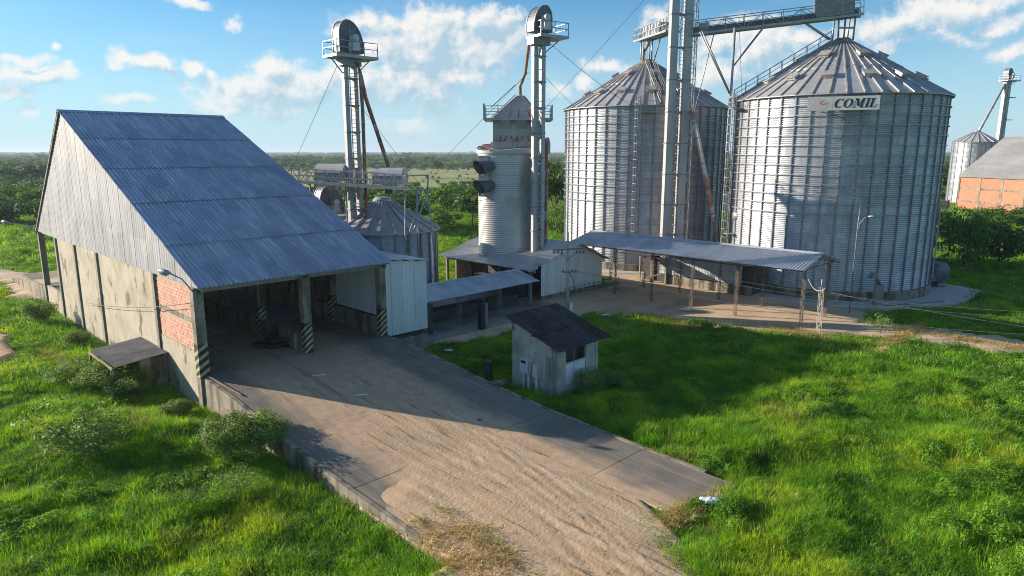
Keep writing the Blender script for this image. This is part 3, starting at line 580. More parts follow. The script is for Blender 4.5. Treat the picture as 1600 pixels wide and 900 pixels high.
def build_shed():
    T = root('truck_shed', 'large truck unloading shed with steep blue-grey corrugated roof at the head of the ramp', 'shed', UV(0, 0), R(45))
    UM = 11.45; RVv, RZ = 22.2, 15.9; EZ = 6.40; BV, BZ = 35.2, 6.30
    cuts = [0, .21, .42, .62, .87 - .005, 1.0]
    cuts = [0.0, 0.205, 0.405, 0.605, 0.815, 1.0]
    roof_slope(T, -0.15, UM, RVv, RZ, -1.05, EZ, 12, cuts, M_shedroof, 0.235, 0.075)
    roof_slope(T, -0.15, UM, RVv, RZ, BV, BZ, 12, 4, M_shedroof, 0.19, 0.05)
    MB().extr([(RVv - .35, RZ - .10), (RVv, RZ + .06), (RVv + .35, RZ - .15), (RVv + .3, RZ - .2), (RVv, RZ - .0), (RVv - .3, RZ - .16)], 'x', -.2, UM + .05).build('ridge_cap', M_shedroof, T)
    # purlins, rafters under the roof
    for f in np.linspace(0.02, 0.985, 9):
        v = RVv + (-1.05 - RVv) * f; z = RZ + (EZ - RZ) * f - .14; MB().box(-.05, UM - .1, v - .05, v + .05, z - .1, z + .05).build('purlin', M_dsteel, T)
    for u in (0.22, 6.05, 11.2):
        mb = MB(); mb.beam((u, RVv, RZ - .45), (u, -.6, EZ - .25), .12, .35); mb.beam((u, RVv, RZ - .45), (u, BV - .3, BZ - .25), .12, .35); mb.build('rafter', M_dsteel, T)
    for g in (0.0, UM - .05):     # verge boards
        mb = MB(); mb.beam((g - .1, RVv, RZ - .02), (g - .1, BV, BZ - .05), .06, .24); mb.build('verge_board', M_post, T)
    # gable cladding, sheet by sheet, on both ends
    def top(v): return (RZ + (EZ - RZ) * (RVv - v) / (RVv + 1.05) if v < RVv else RZ + (BZ - RZ) * (v - RVv) / (BV - RVv)) - 0.10
    rows = [6.33, 8.15, 9.95, 11.75, 13.6, 16.2]
    for uu, nm in ((0.0, 'wall_sheet'), (UM - .12, 'wall_sheet')):
        nc = 34; wv = (BV - 0.15 + .9) / nc
        for c in range(nc):
            va = -0.9 + c * wv; vb = va + wv + .03
            for r in range(5):
                za, zb = rows[r] - (.10 if r else 0), rows[r + 1]
                ta, tb = top(va), top(min(vb, BV - .1))
                if max(ta, tb) <= za + .06: continue
                V = []; F = []; n = 12
                for i in range(n + 1):
                    v = va + (vb - va) * i / n; t = max(za, min(zb, top(v) if v < BV else 0)); x = uu - 0.014 * math.sin(i * math.pi * 0.5 * 1.0) - 0.003 * (c % 2) + (-0.022 * (4 - r) / 4.0)
                    V += [(x, v, za), (x, v, t)]
                for i in range(n): a = 2 * i; F.append((a, a + 2, a + 3, a + 1))
                mb = MB(); mb.v = V; mb.f = F; mb.build(nm, M_clad, T, smooth=True, fixn=False)
    # left-hand wall: posts and plaster panels
    pv = [5.85, 11.55, 17.2, 22.9, 28.6, 34.4]
    for i, v in enumerate(pv):
        if i == 1: continue
        MB().box(-.10, 0.32, v - .2, v + .2, -.8, 6.32).build('pillar', M_post, T)
    hazard_post(T, 0.12, 0.0, -.5, 6.3, 0.5, False)
    e = MB(); q = 0.256
    MB().box(.12 - q, .12 + q, -q, q, 1.55, 3.35).build('black_band', M_black, T)
    for i in range(4):
        a = 1.6 + i * .44; e.add([(.12 - q - .004, q, max(1.56, a - .3)), (.12 - q - .004, -q, a), (.12 - q - .004, -q, a + .2), (.12 - q - .004, q, max(1.57, a - .1))], [(0, 1, 2, 3)])
        e.add([(.12 - q, -q - .004, a), (.12 + q, -q - .004, a + .3), (.12 + q, -q - .004, a + .5), (.12 - q, -q - .004, a + .2)], [(0, 1, 2, 3)])
    e.build('yellow_band', M_yellow, T, fixn=False)
    for a, b in ((6.05, 16.98), (17.42, 22.68), (23.12, 28.38)):
        MB().box(0.02, 0.22, a, b, -.9, 6.34).build('wall_panel', M_conc, T)
    MB().box(0.02, 0.22, 28.82, 34.18, -.9, 1.75).build('wall_panel', M_conc, T)
    MB().box(0.0, 0.20, 0.27, 5.65, -.6, 2.85).build('wall_panel', M_conc, T)
    # brick infill, two fields with a ring beam between
    bw = MB().box(0.06, 0.20, 0.27, 5.65, 2.86, 6.33).build('brick_wall', M_mortar, T)
    MB().box(0.01, 0.21, 0.27, 5.65, 4.35, 4.62).build('ring_beam', M_conc2, T)
    BL, BH = 0.40, 0.19; me = MB().box(0.0, 0.08, 0.0, BL - .025, 0.0, BH - .022).mesh('brick'); me.materials.append(M_brick)
    for zs, zt in ((2.87, 4.35), (4.63, 6.33)):
        nr = int((zt - zs) / BH)
        for r in range(nr):
            off = (r % 2) * BL / 2
            for c in range(14):
                y = 0.28 + c * BL - off
                if y < 0.22 or y + BL > 5.75: continue
                put('brick', me, bw, (0.022 + rnd.uniform(-.006, .006), y, zs + r * BH + rnd.uniform(-.004, .004)))
    # columns under the front eave and inside
    for u, v in ((6.05, 0.0), (11.2, 0.0), (6.05, 5.85), (11.2, 5.85)): hazard_post(T, u, v, 1.58, 6.25)
    for v in (11.55, 17.2, 22.9, 28.6, 34.4):
        for u in (6.05, 11.2): hazard_post(T, u, v, 1.58, 6.3 + 0.0, stripe=(v > 30))
    MB().box(0.3, 11.3, -.14, .14, 6.02, 6.26).build('eave_beam', M_dsteel, T)
    # low walls between and beside the lanes
    MB().box(5.85, 6.1, 1.25, 26, 1.55, 2.62).build('lane_wall', M_conc2, T)
    MB().box(11.08, 11.32, 0.3, 5.6, 1.55, 2.75).build('lane_wall', M_conc2, T)
    MB().box(11.08, 11.32, 6.1, 30, 1.55, 2.75).build('lane_wall', M_conc2, T)
    MB().box(11.30, 11.48, 7.0, 30, 2.76, 6.3).build('wall_panel', M_conc2, T)
    # unloading grates
    for u in (0.9, 6.7):
        mb = MB()
        for i in range(30): mb.box(u, u + 4.2, 8 + i * .3, 8.1 + i * .3, 1.58, 1.66)
        mb.build('grate', M_dsteel, T)
    # annex with pale vertical sheets on the right
    ann = put('annex', MB().box(11.7, 15.2, 1.0, 11.5, 0.0, 5.7).mesh('annex'), T); ann.data.materials.append(M_dark)
    roofp = MB().add([(11.45, .55, 6.42), (15.5, .55, 5.98), (15.5, 12, 5.98), (11.45, 12, 6.42), (11.45, .55, 6.37), (15.5, .55, 5.93), (15.5, 12, 5.93), (11.45, 12, 6.37)], [(0, 1, 2, 3), (4, 7, 6, 5), (0, 4, 5, 1), (1, 5, 6, 2), (2, 6, 7, 3), (3, 7, 4, 0)]); roofp.build('annex_roof', M_shedroof, T)
    for i in range(4):
        u0 = 11.52 + i * .95; l = 5.0 - .1 * i
        o = put('annex_sheet', corr(.98, l, 0.24, 0.06, M_clad2), T, (u0, .72 - .008 * (i % 2), 6.33 - .105 * (i + .6)), (R(90), 0, 0))
    for i in range(6):
        put('annex_sheet', corr(.98, 3.4, 0.24, 0.06, M_clad2), T, (11.40 - .006 * (i % 2), .75 + (i + 1) * .95, 6.2), (R(90), 0, R(-90)))
    for i in range(11):
        put('annex_sheet', corr(.98, 4.9, 0.24, 0.06, M_clad2), T, (15.32 + .006 * (i % 2), .75 + i * .95, 5.92), (R(90), 0, R(90)))
    MB().box(11.3, 15.2, .5, 11, -.4, .95).build('annex_base', M_conc2, T)
build_shed()

def arm_lamp(name, label, base, tip, head_dir, group=None):
    """street lamp head on a bent arm fixed to a wall"""
    t = root(name, label, 'lamp', base); b = Vector((0, 0, 0)); q = Vector(tip) - Vector(base); mid = b.lerp(q, .5) + Vector((0, 0, .25))
    MB().tube([b, mid, q], .035, 6).build('arm', M_steel, t, True)
    MB().box(-.08, .08, -.08, .08, -.15, .15).build('bracket', M_dsteel, t)
    h = Vector(head_dir).normalized(); s = h.cross(Vector((0, 0, 1)))
    pts = [q - h * .1, q + h * .12, q + h * .5, q + h * .66]; MB().tube(pts, [.05, .13, .15, .05], 8).build('lamp_head', M_steel, t, True)
    MB().tube([q + h * .15 - Vector((0, 0, .10)), q + h * .5 - Vector((0, 0, .12))], .09, 8).build('lamp_lens', M_dsteel, t, True)
    return t
arm_lamp('wall_lamp', 'grey street lamp on a short arm at the front corner of the truck shed', UV(-.05, -.4, 6.0), UV(-1.0, .2, 7.15), (-.9, .3, .15))
arm_lamp('wall_lamp', 'grey street lamp on an arm at the back corner of the truck shed', UV(-.1, 34.6, 6.3), UV(-1.9, 35.2, 7.2), (-.9, .2, .15))

def build_leanto():
    t = root('lean_to', 'small lean-to with rusty corrugated roof against the plaster shed wall', 'lean-to', UV(-3.1, 4.6), R(45))
    for i in range(5): put('roof_sheet', corr(.96, 2.75, .15, .035, M_dsheet), t, (3.06, i * .93 + .95, 1.95 + .006 * (i % 2)), (R(6), 0, R(-90)))
    MB().box(1.6, 3.05, .15, .3, -.4, 1.78).build('side_wall', M_conc2, t)
    MB().box(2.0, 3.05, 4.2, 4.35, -.4, 1.8).build('side_wall', M_conc2, t)
    for y in (.2, 4.3): MB().box(.15, .27, y - .06, y + .06, -.4, 1.6).build('post', M_wood, t)
    for x in (.2, 1.6, 2.9): MB().box(x - .04, x + .04, .0, 4.5, 1.58 + x * .1 - .06, 1.62 + x * .1).build('purlin', M_wood, t)
M_dsheet = mat('rusty_grey_sheet', (0.16, 0.155, 0.15), (0.24, 0.235, 0.23), rough=0.8, scale=1.2, stretch=(1, 1, 1), rand=.12, stain=(0.24, 0.15, 0.10), stain_scale=.8, stain_lim=(.58, .72))
build_leanto()

# heap of old tyres by the lane wall
def tyre(parent, loc, rot, r=.42):
    mb = MB(); n, mth = 16, 8
    for i in range(n):
        a = 2 * math.pi * i / n
        for j in range(mth):
            b = 2 * math.pi * j / mth; rr = r + .14 * math.cos(b); mb.v.append((rr * math.cos(a), rr * math.sin(a), .12 * math.sin(b)))
    for i in range(n):
        for j in range(mth): mb.f.append((i * mth + j, ((i + 1) % n) * mth + j, ((i + 1) % n) * mth + (j + 1) % mth, i * mth + (j + 1) % mth))
    o = mb.build('tyre', M_rubber, parent, True, loc, rot); return o
p0 = Vector(UV(5.15, 2.6, 1.6))
for i, (dx, dy, dz, rx, ry, what) in enumerate([(0, 0, .13, 0, 0, 'lying flat at the bottom of the heap'), (.8, .3, .13, 0, 0, 'lying flat at the right end of the heap'), (-.7, .2, .13, 0, 0, 'lying flat at the left end of the heap'), (.1, .1, .40, .1, .1, 'lying on top of the heap'), (.7, .2, .42, .2, -.1, 'tilted on the right of the heap'), (-.35, .55, .45, .9, .2, 'leaning steeply at the back of the heap')]):
    o = tyre(None, p0 + Vector((dx, dy, dz)), (rx, ry, i)); tag(o, 'worn black tyre ' + what + ' by the lane wall', 'tyre', 'tyre heap in the shed')

# ================================================================== SILOS
def build_silo(label, cx, cy, Rr, z0, ze, za, nst, nrings, nwind, tiers=(.5,), wall=M_galv, ladder_az=None, vents=True, stair_az=None, stiff_w=.20, name='grain_silo', group=None, corrs=8):
    T = root(name, label, 'silo', (cx, cy, 0), 0, group)
    toC = math.atan2(-cy, -cx)
    MB().lathe([(Rr - .3, z0), (Rr + .22, z0), (Rr + .26, z0 - .08), (Rr + .26, 0.05), (Rr - .3, 0.05)], 72).build('foundation', M_conc2, T)
    # wall sheets
    nsh = nst // 2; da = 2 * math.pi / nsh; rh = (ze - z0) / nrings
    def sheet_mesh():
        mb = MB(); nv = corrs * 4; nh = 5
        for i in range(nh + 1):
            t = -da / 2 + da * i / nh
            for j in range(nv + 1):
                r = Rr + .034 * math.sin(2 * math.pi * j / 4.0) ; mb.v.append((r * math.cos(t), r * math.sin(t), rh * j / nv))
        for i in range(nh):
            for j in range(nv): a = i * (nv + 1) + j; mb.f.append((a, a + nv + 1, a + nv + 2, a + 1))
        me = mb.mesh('wall_sheet', True); me.materials.append(wall); return me
    me = sheet_mesh(); back = MB()
    for k in range(nrings):
        for s in range(nsh):
            a = s * da + (da / 2 if k % 2 else 0)
            d = (a - toC + math.pi) % (2 * math.pi) - math.pi
            if abs(d) < R(101): put('wall_sheet', me, T, (0, 0, z0 + k * rh), (0, 0, a))
            else:
                b = len(back.v)
                for t in (a - da / 2, a, a + da / 2):
                    for z in (0, 1): back.v.append((Rr * math.cos(t), Rr * math.sin(t), z0 + (k + z) * rh))
                back.f += [(b, b + 2, b + 3, b + 1), (b + 2, b + 4, b + 5, b + 3)]
    tag(back.build('rear_wall_sheets', wall, T), kind='stuff')
    # stiffeners, wind rings
    sm = MB().box(Rr + .01, Rr + .11, -stiff_w / 2, stiff_w / 2, z0 - .0, ze - .02); sm.box(Rr + .11, Rr + .125, -stiff_w / 2 - .03, -stiff_w / 2 + .05, z0, ze - .02); smm = sm.mesh('stiffener'); smm.materials.append(M_stiff)
    for i in range(nst): put('stiffener', smm, T, (0, 0, 0), (0, 0, (i + .5) * 2 * math.pi / nst))
    wr = Rr + .20; wm = MB(); n = nst * 2
    for i in range(n):
        t = 2 * math.pi * i / n
        for (dr, dz) in ((-.035, -.035), (.035, -.035), (.035, .035), (-.035, .035)): wm.v.append(((wr + dr) * math.cos(t), (wr + dr) * math.sin(t), dz))
    for i in range(n):
        for j in range(4): wm.f.append((i * 4 + j, ((i + 1) % n) * 4 + j, ((i + 1) % n) * 4 + (j + 1) % 4, i * 4 + (j + 1) % 4))
    wmm = wm.mesh('wind_ring'); wmm.materials.append(M_stiff)
    for k in range(nwind): put('wind_ring', wmm, T, (0, 0, ze - (k + 1) * rh))
    # roof: tiers of sheets with raised seams
    re, rc = Rr + .38, .75; rz = lambda r: za + (ze + .05 - za) * (r - rc) / (re - rc)
    cuts = [re] + [rc + (re - rc) * t for t in tiers] + [rc]; dA = 2 * math.pi / nst
    for i in range(len(cuts) - 1):
        ra, rb = cuts[i], cuts[i + 1] - (.15 if i < len(cuts) - 2 else 0); lift = .05 * i
        pm = MB(); h = dA / 2
        pm.add([(ra * math.cos(-h), ra * math.sin(-h), rz(ra) + lift), (ra * math.cos(h), ra * math.sin(h), rz(ra) + lift), (rb * math.cos(h), rb * math.sin(h), rz(rb) + lift), (rb * math.cos(-h), rb * math.sin(-h), rz(rb) + lift),
                (ra * math.cos(-h), ra * math.sin(-h), rz(ra) + lift - .06), (ra * math.cos(h), ra * math.sin(h), rz(ra) + lift - .06)], [(0, 1, 2, 3), (0, 4, 5, 1)])
        pmm = pm.mesh('roof_sheet'); pmm.materials.append(M_siloroof)
        rm = MB().beam((ra, 0, rz(ra) + lift + .05), (rb, 0, rz(rb) + lift + .05), .11, .13); rmm = rm.mesh('roof_seam'); rmm.materials.append(M_rib)
        for s in range(nst):
            put('roof_sheet', pmm, T, (0, 0, 0), (0, 0, s * dA)); put('roof_seam', rmm, T, (0, 0, 0), (0, 0, (s + .5) * dA))
    MB().lathe([(rc + .12, za - .12), (rc + .12, za + .12), (rc * .8, za + .35), (.02, za + .38)], 20).build('roof_collar', M_rust if vents else M_steel, T)
    if vents:
        vm = MB().box(-.40, .40, -.42, .42, .04, .30); vm.box(-.48, .48, -.5, .5, .30, .36); vmm = vm.mesh('roof_vent'); vmm.materials.append(M_rib)
        for (rr, nn, a0) in ((.72, 14, .12), (.36, 7, .3)):
            for i in range(nn):
                a = 2 * math.pi * i / nn + a0; r = re * rr; sl_ = math.atan2(za - ze, re - rc)
                put('roof_vent', vmm, T, (r * math.cos(a), r * math.sin(a), rz(r) + .05 * (rr < .5) + .02), (0, sl_ * .9, a))
    if ladder_az is not None:
        a = ladder_az; c, s = math.cos(a), math.sin(a); q = Vector((-s, c, 0)); o = Vector((c, s, 0)) * (Rr + .38)
        mb = MB()
        for k in (-.24, .24): mb.beam(o + q * k + Vector((0, 0, 2.6)), o + q * k + Vector((0, 0, ze + 1.1)), .06)
        z = 2.8
        while z < ze + .9: mb.beam(o - q * .24 + Vector((0, 0, z)), o + q * .24 + Vector((0, 0, z)), .035); z += .33
        z = 3
        while z < ze: mb.beam(o * .965 + Vector((0, 0, z)), o + Vector((0, 0, z)), .05); z += 1.7
        mb.build('ladder', M_steel, T)
        cg = MB(); z = 4.6; hoop = []
        while z < ze + 1.0:
            pts = [o + q * (.36 * math.cos(t)) + Vector((c, s, 0)) * (.62 * math.sin(t)) + Vector((0, 0, z)) for t in np.linspace(0, math.pi, 7)]
            for i in range(6): cg.beam(pts[i], pts[i + 1], .05, .06)
            z += .85
        for t in np.linspace(0.25, math.pi - .25, 5):
            b = o + q * (.36 * math.cos(t)) + Vector((c, s, 0)) * (.62 * math.sin(t)); cg.beam(b + Vector((0, 0, 4.6)), b + Vector((0, 0, ze + 1.0)), .04)
        cg.build('ladder_cage', M_steel, T)
        pl = MB().box(Rr + .15, Rr + 1.15, -.2, 1.5, ze - .75, ze - .68)
        for x, y in ((Rr + 1.12, -.17), (Rr + 1.12, 1.47), (Rr + .4, 1.47)): pl.box(x - .03, x + .03, y - .03, y + .03, ze - .7, ze + .4)
        for zz in (ze - .15, ze + .38): pl.box(Rr + 1.09, Rr + 1.15, -.2, 1.5, zz, zz + .05); pl.box(Rr + .4, Rr + 1.1, 1.44, 1.5, zz, zz + .05)
        pl.build('landing', M_steel, T, rot=(0, 0, a + .04))
    if stair_az is not None:
        a = stair_az; c, s = math.cos(a), math.sin(a); q = Vector((-s, c, 0)); d = Vector((c, s, 0)); mb = MB(); hr = MB()
        P = lambda r, k, h: d * r + q * k + Vector((0, 0, rz(r) + h))
        for k in (-.4, .4): mb.beam(P(re - .1, k, .2), P(rc + .2, k, .3), .06, .16)
        n = 30
        for i in range(n): r = re - .1 + (rc - re + .3) * i / n; mb.beam(P(r, -.4, .26), P(r, .4, .26), .22, .04)
        for k in (-.4, .4):
            hr.beam(P(re - .1, k, 1.15), P(rc + .2, k, 1.2), .045); hr.beam(P(re - .1, k, .7), P(rc + .2, k, .75), .03)
            for i in range(9): r = re - .1 + (rc - re + .3) * i / 8; hr.beam(P(r, k, .2), P(r, k, 1.18), .045)
        mb.build('roof_stair', M_steel, T); hr.build('handrail', M_steel, T)
    return T
toCR = math.atan2(-68.4, -31.5); toCL = math.atan2(-83.7, -15.8)
siloR = build_silo('big galvanised grain silo on the right carrying the lettered sign', 31.5, 68.4, 9.3, .9, 17.85, 23.3, 44, 20, 12, (.52,), stiff_w=.10, corrs=5, ladder_az=toCR - R(68), stair_az=toCR - R(80))
siloL = build_silo('big galvanised grain silo behind the tall twin-leg elevator', 15.8, 83.7, 9.3, .9, 17.85, 23.3, 44, 20, 12, (.5,), stiff_w=.10, corrs=5, ladder_az=toCL - R(4), stair_az=toCL + R(12))
# inspection hatch on the right silo
a = toCR - R(63); MB().lathe([(.02, .12), (.42, .12), (.45, 0), (.55, 0), (.55, -.05)], 18).build('hatch', M_dsteel, siloR, True, (9.35 * math.cos(a), 9.35 * math.sin(a), 6.8), (0, R(90), a))
MB().box(9.3, 10.2, -.5, .5, 5.0, 5.06).build('hatch_step', M_steel, siloR, rot=(0, 0, a))
# second ladder cage at the right flank
cg = MB(); a = toCR + R(78); c, s = math.cos(a), math.sin(a); o = Vector((c, s, 0)) * 9.6; q = Vector((-s, c, 0))
for k in (-.3, .3): cg.beam(o + q * k + Vector((0, 0, 1.5)), o + q * k + Vector((0, 0, 8.6)), .06)
for i in range(12): cg.beam(o - q * .3 + Vector((0, 0, 1.8 + i * .58)), o + q * .3 + Vector((0, 0, 1.8 + i * .58)), .05); cg.beam(o + q * .3 + Vector((0, 0, 1.8 + i * .58)), o * 1.07 + Vector((0, 0, 1.8 + i * .58)), .05)
cg.box(9.4, 10.4, -.6, .6, 8.3, 8.38) if False else None
cg.build('ladder', M_steel, siloR)

# lettered sign on the right silo
def build_sign():
    ctr = Vector((27.85, 59.35, 17.05)); d = (Vector((31.5, 68.4, 17.05)) - ctr); yaw = math.atan2(d.y, d.x) - math.pi / 2
    T = root('silo_sign', 'grey board lettered COMIL hung below the roof edge of the right silo', 'sign', ctr, yaw)
    MB().box(-2.75, -.80, -.03, .03, -.57, .57).build('board', M_sign, T); MB().box(-.78, 2.75, -.03, .03, -.57, .57).build('board', M_sign, T)
    for x in (-2.3, -.8, .8, 2.3): MB().box(x - .05, x + .05, .04, .5, -.45, -.35).build('bracket', M_dsteel, T)
    sh = 0.28
    def poly(pts, off): return [(off + x + sh * y, y) for x, y in pts]
    def letter(polys, off, name='letter'):
        mb = MB()
        for p in polys:
            p = poly(p, off); n = len(p); b = len(mb.v)
            mb.v += [(x, -.045, y) for x, y in p]; mb.f.append(tuple(range(b, b + n)))
        mb.build(name, M_ink, T, fixn=False)
    Hh = .74
    def strip(pts_o, pts_i): return [[pts_o[i], pts_o[i + 1], pts_i[i + 1], pts_i[i]] for i in range(len(pts_o) - 1)]
    def ell(cx, cy, rx, ry, t0, t1, n=20): return [(cx + rx * math.cos(t), cy + ry * math.sin(t)) for t in np.linspace(t0, t1, n)]
    Cc = strip(ell(.30, .37, .32, .37, R(40), R(322)), ell(.33, .37, .17, .315, R(48), R(314))) + [[(.50, .74), (.56, .74), (.56, .50), (.52, .50)]]
    Oo = strip(ell(.33, .37, .34, .37, 0, 2 * math.pi, 28), ell(.33, .37, .18, .315, 0, 2 * math.pi, 28))
    Mm = [[(.08, .04), (.14, .04), (.14, .70), (.08, .70)], [(0, 0), (.24, 0), (.24, .05), (0, .05)], [(0, .69), (.24, .69), (.24, .74), (0, .74)], [(.10, .74), (.28, .74), (.46, .10), (.36, .10)],
          [(.36, .10), (.46, .10), (.66, .74), (.58, .74)], [(.58, .04), (.74, .04), (.74, .70), (.58, .70)], [(.52, 0), (.82, 0), (.82, .05), (.52, .05)], [(.58, .69), (.82, .69), (.82, .74), (.58, .74)]]
    Ii = [[(.08, .04), (.24, .04), (.24, .70), (.08, .70)], [(0, 0), (.32, 0), (.32, .05), (0, .05)], [(0, .69), (.32, .69), (.32, .74), (0, .74)]]
    Ll = [[(.08, .04), (.24, .04), (.24, .70), (.08, .70)], [(0, 0), (.56, 0), (.56, .05), (0, .05)], [(0, .69), (.32, .69), (.32, .74), (0, .74)], [(.49, .05), (.56, .05), (.58, .26), (.53, .26)]]
    sc_ = 1.0
    for L_, off in ((Cc, -.62), (Oo, .06), (Mm, .80), (Ii, 1.68), (Ll, 2.02)):
        letter([[(x, y - .37) for x, y in p] for p in L_], off)
    # faded emblem: a pale pink disc with a red swirl
    for nm, cx, cz, rx, rz_, m_, yy in (('emblem_disc', -1.75, -.02, .62, .46, M_pink, -.036), ('emblem_swirl', -1.58, .12, .26, .20, M_red, -.042)):
        mb = MB()
        if nm == 'emblem_disc':
            p = ell(cx, cz, rx, rz_, 0, 2 * math.pi, 28)[:-1]; mb.v = [(x, yy, z) for x, z in p]; mb.f = [tuple(range(len(p)))]
        else:
            po = [(cx + (.08 + .045 * t) * math.cos(t), cz + (.06 + .036 * t) * math.sin(t)) for t in np.linspace(0, 6, 22)]; pi_ = [(cx + (.035 + .026 * t) * math.cos(t), cz + (.03 + .022 * t) * math.sin(t)) for t in np.linspace(0, 6, 22)]
            for qd in strip(po, pi_): mb.add([(x, yy, z) for x, z in qd], [(0, 1, 2, 3)])
        mb.build(nm, m_, T, fixn=False)
build_sign()

# blower at the right foot of the right silo
def build_blower():
    t = root('aeration_fan', 'round galvanised aeration blower at the right foot of the lettered silo', 'fan', (41.9, 66.0, .1), R(200))
    MB().lathe([(.02, -.45), (.95, -.45), (1.05, -.3), (1.05, .3), (.95, .45), (.45, .45), (.4, .6), (.1, .6)], 24).build('housing', M_hood, t, True, (0, 0, 1.35), (R(90), 0, 0))
    MB().box(-.5, .5, -.5, .5, .05, .35).build('base_frame', M_dsteel, t)
    MB().box(.6, 1.9, -.4, .4, .6, 1.2).build('duct', M_hood, t)
    MB().tube([(0, -.5, 1.35), (0, -1.1, 1.35)], .28, 12).build('motor', M_box, t, True)
build_blower()

# ================================================================== ELEVATORS
def build_elevator(name, label, loc, rz, ztop, tw=.55, td=.42, gap=.5, plat=(-1.6, 2.4, -1.0, 1.0), head=(1.0, 2.5, .8), band=2.2, trunk_mat=M_white, flip=1, group=None, plat2=None, z0=0.0, cage=True):
    T = root(name, label, 'elevator', loc, rz, group); x1 = gap / 2; x2 = x1 + tw
    for sgn in (-1, 1):
        a, b = sorted((sgn * x1, sgn * x2)); MB().box(a, b, -td / 2, td / 2, z0, ztop).build('leg', trunk_mat, T)
    bm = MB().box(-x2 - .05, x2 + .05, -td / 2 - .05, td / 2 + .05, -.05, .05); bmm = bm.mesh('flange'); bmm.materials.append(M_dsteel)
    z = z0 + 1.5
    while z < ztop - .3: put('flange', bmm, T, (0, 0, z)); z += band
    if cage:
        mb = MB(); yy = -td / 2 - .12
        for k in (-.2, .2): mb.beam((k, yy, z0 + .5), (k, yy, ztop + .6), .05)
        z = z0 + .8
        while z < ztop + .5: mb.beam((-.2, yy, z), (.2, yy, z), .035); z += .34
        mb.build('ladder', M_steel, T)
        cg = MB(); z = z0 + 3
        while z < ztop - .2:
            p = [Vector((.34 * math.cos(t), yy - .5 * math.sin(t), z)) for t in np.linspace(0, math.pi, 6)]
            for i in range(5): cg.beam(p[i], p[i + 1], .035, .05)
            z += .9
        cg.build('ladder_cage', M_steel, T)
    px0, px1, py0, py1 = plat
    MB().box(px0, px1, py0, py1, ztop - .12, ztop + .10).build('platform', M_steel, T)
    ra = MB()
    def rail(x0, x1_, y0, y1_, zz):
        for (a, b) in (((x0, y0), (x1_, y0)), ((x1_, y0), (x1_, y1_)), ((x1_, y1_), (x0, y1_)), ((x0, y1_), (x0, y0))):
            for h in (.55, 1.08): ra.beam((*a, zz + h), (*b, zz + h), .06)
            n = max(1, int(math.hypot(b[0] - a[0], b[1] - a[1]) / 1.3))
            for i in range(n): ra.beam((a[0] + (b[0] - a[0]) * i / n, a[1] + (b[1] - a[1]) * i / n, zz), (a[0] + (b[0] - a[0]) * i / n, a[1] + (b[1] - a[1]) * i / n, zz + 1.1), .06)
    rail(px0 + .05, px1 - .05, py0 + .05, py1 - .05, ztop + .1); ra.build('railing', M_steel, T)
    for x in (px0 + .2, px1 - .2): MB().beam((x, 0, ztop - .15), (max(-x2, min(x2, x)), 0, ztop - 1.3), .08).build('platform_brace', M_dsteel, T)
    hw, hh, hd = head; zb = ztop + .35
    prof = [(-hw, zb), (-hw, zb + hh * .55)] + [(-hw + (hw * .7) * (1 - math.cos(t)), zb + hh * .55 + hh * .45 * math.sin(t)) for t in np.linspace(.2, math.pi / 2, 6)] + \
           [(hw - 1.3 * hw * (1 - math.cos(t)), zb + hh * .1 + hh * .9 * math.sin(t)) for t in np.linspace(math.pi / 2, 0.0, 10)][1:] + [(hw, zb)]
    prof = [(flip * x, z) for x, z in prof]
    hd_o = MB().extr(prof, 'y', -hd / 2, hd / 2).build('head_hood', M_hood, T)
    fl = MB()
    for i in range(len(prof) - 1): fl.beam((prof[i][0], -hd / 2, prof[i][1]), (prof[i + 1][0], -hd / 2, prof[i + 1][1]), .09, .09); fl.beam((prof[i][0], hd / 2, prof[i][1]), (prof[i + 1][0], hd / 2, prof[i + 1][1]), .09, .09)
    fl.beam((-.15 * flip, -hd / 2 - .01, zb), (-.15 * flip, -hd / 2 - .01, zb + hh * .95), .07); fl.build('hood_seam', M_dsteel, hd_o)
    MB().box(-.35, .35, -hd / 2 - .75, -hd / 2 - .05, zb + .1, zb + .75).tube([(0, -hd / 2 - .8, zb + 1.1), (0, -hd / 2 - .05, zb + 1.1)], .28, 12).build('motor', M_box, T)
    MB().box(-.9, .9, -.5, .5, ztop - .7, ztop - .1).build('head_base', M_dsteel, T)
    return T
A45 = R(45)
E1 = build_elevator('bucket_elevator', 'twin-leg bucket elevator with caged ladder rising behind the truck shed', (-13.7, 60, 0), A45, 20.8, tw=.42, td=.40, gap=.46, plat=(-1.9, 2.15, -1.2, 1.0), head=(1.15, 2.55, 1.0))
def pipe(name, label, pts, r, m=M_rust, flanges=(), cat='pipe', n=10):
    b = Vector(pts[0]); t = root(name, label, cat, b); P = [Vector(p) - b for p in pts]
    MB().tube(P, r, n).build('tube', m, t, True)
    for i in range(len(P) - 1):
        L_ = (P[i + 1] - P[i]).length; d = (P[i + 1] - P[i]).normalized(); k = 1.2
        while k < L_: MB().tube([P[i] + d * (k - .04), P[i] + d * (k + .04)], r * 1.25, n).build('flange', M_dsteel, t, True); k += 2.6
    return t
pipe('spout_pipe', 'rust-brown spout pipe dropping straight beside the elevator behind the truck shed', [(-13.0, 59.9, 20.4), (-12.75, 59.7, 19.6), (-12.62, 59.5, 16.5), (-12.62, 59.3, 6.5), (-12.62, 59.3, 3)], .15)
pipe('spout_pipe', 'rust-brown spout pipe slanting from the left elevator down to the catwalk', [(-12.75, 59.9, 19.4), (-12.45, 60.0, 17.6), (-10.75, 60.0, 12.0), (-10.7, 59.9, 11.2)], .17)
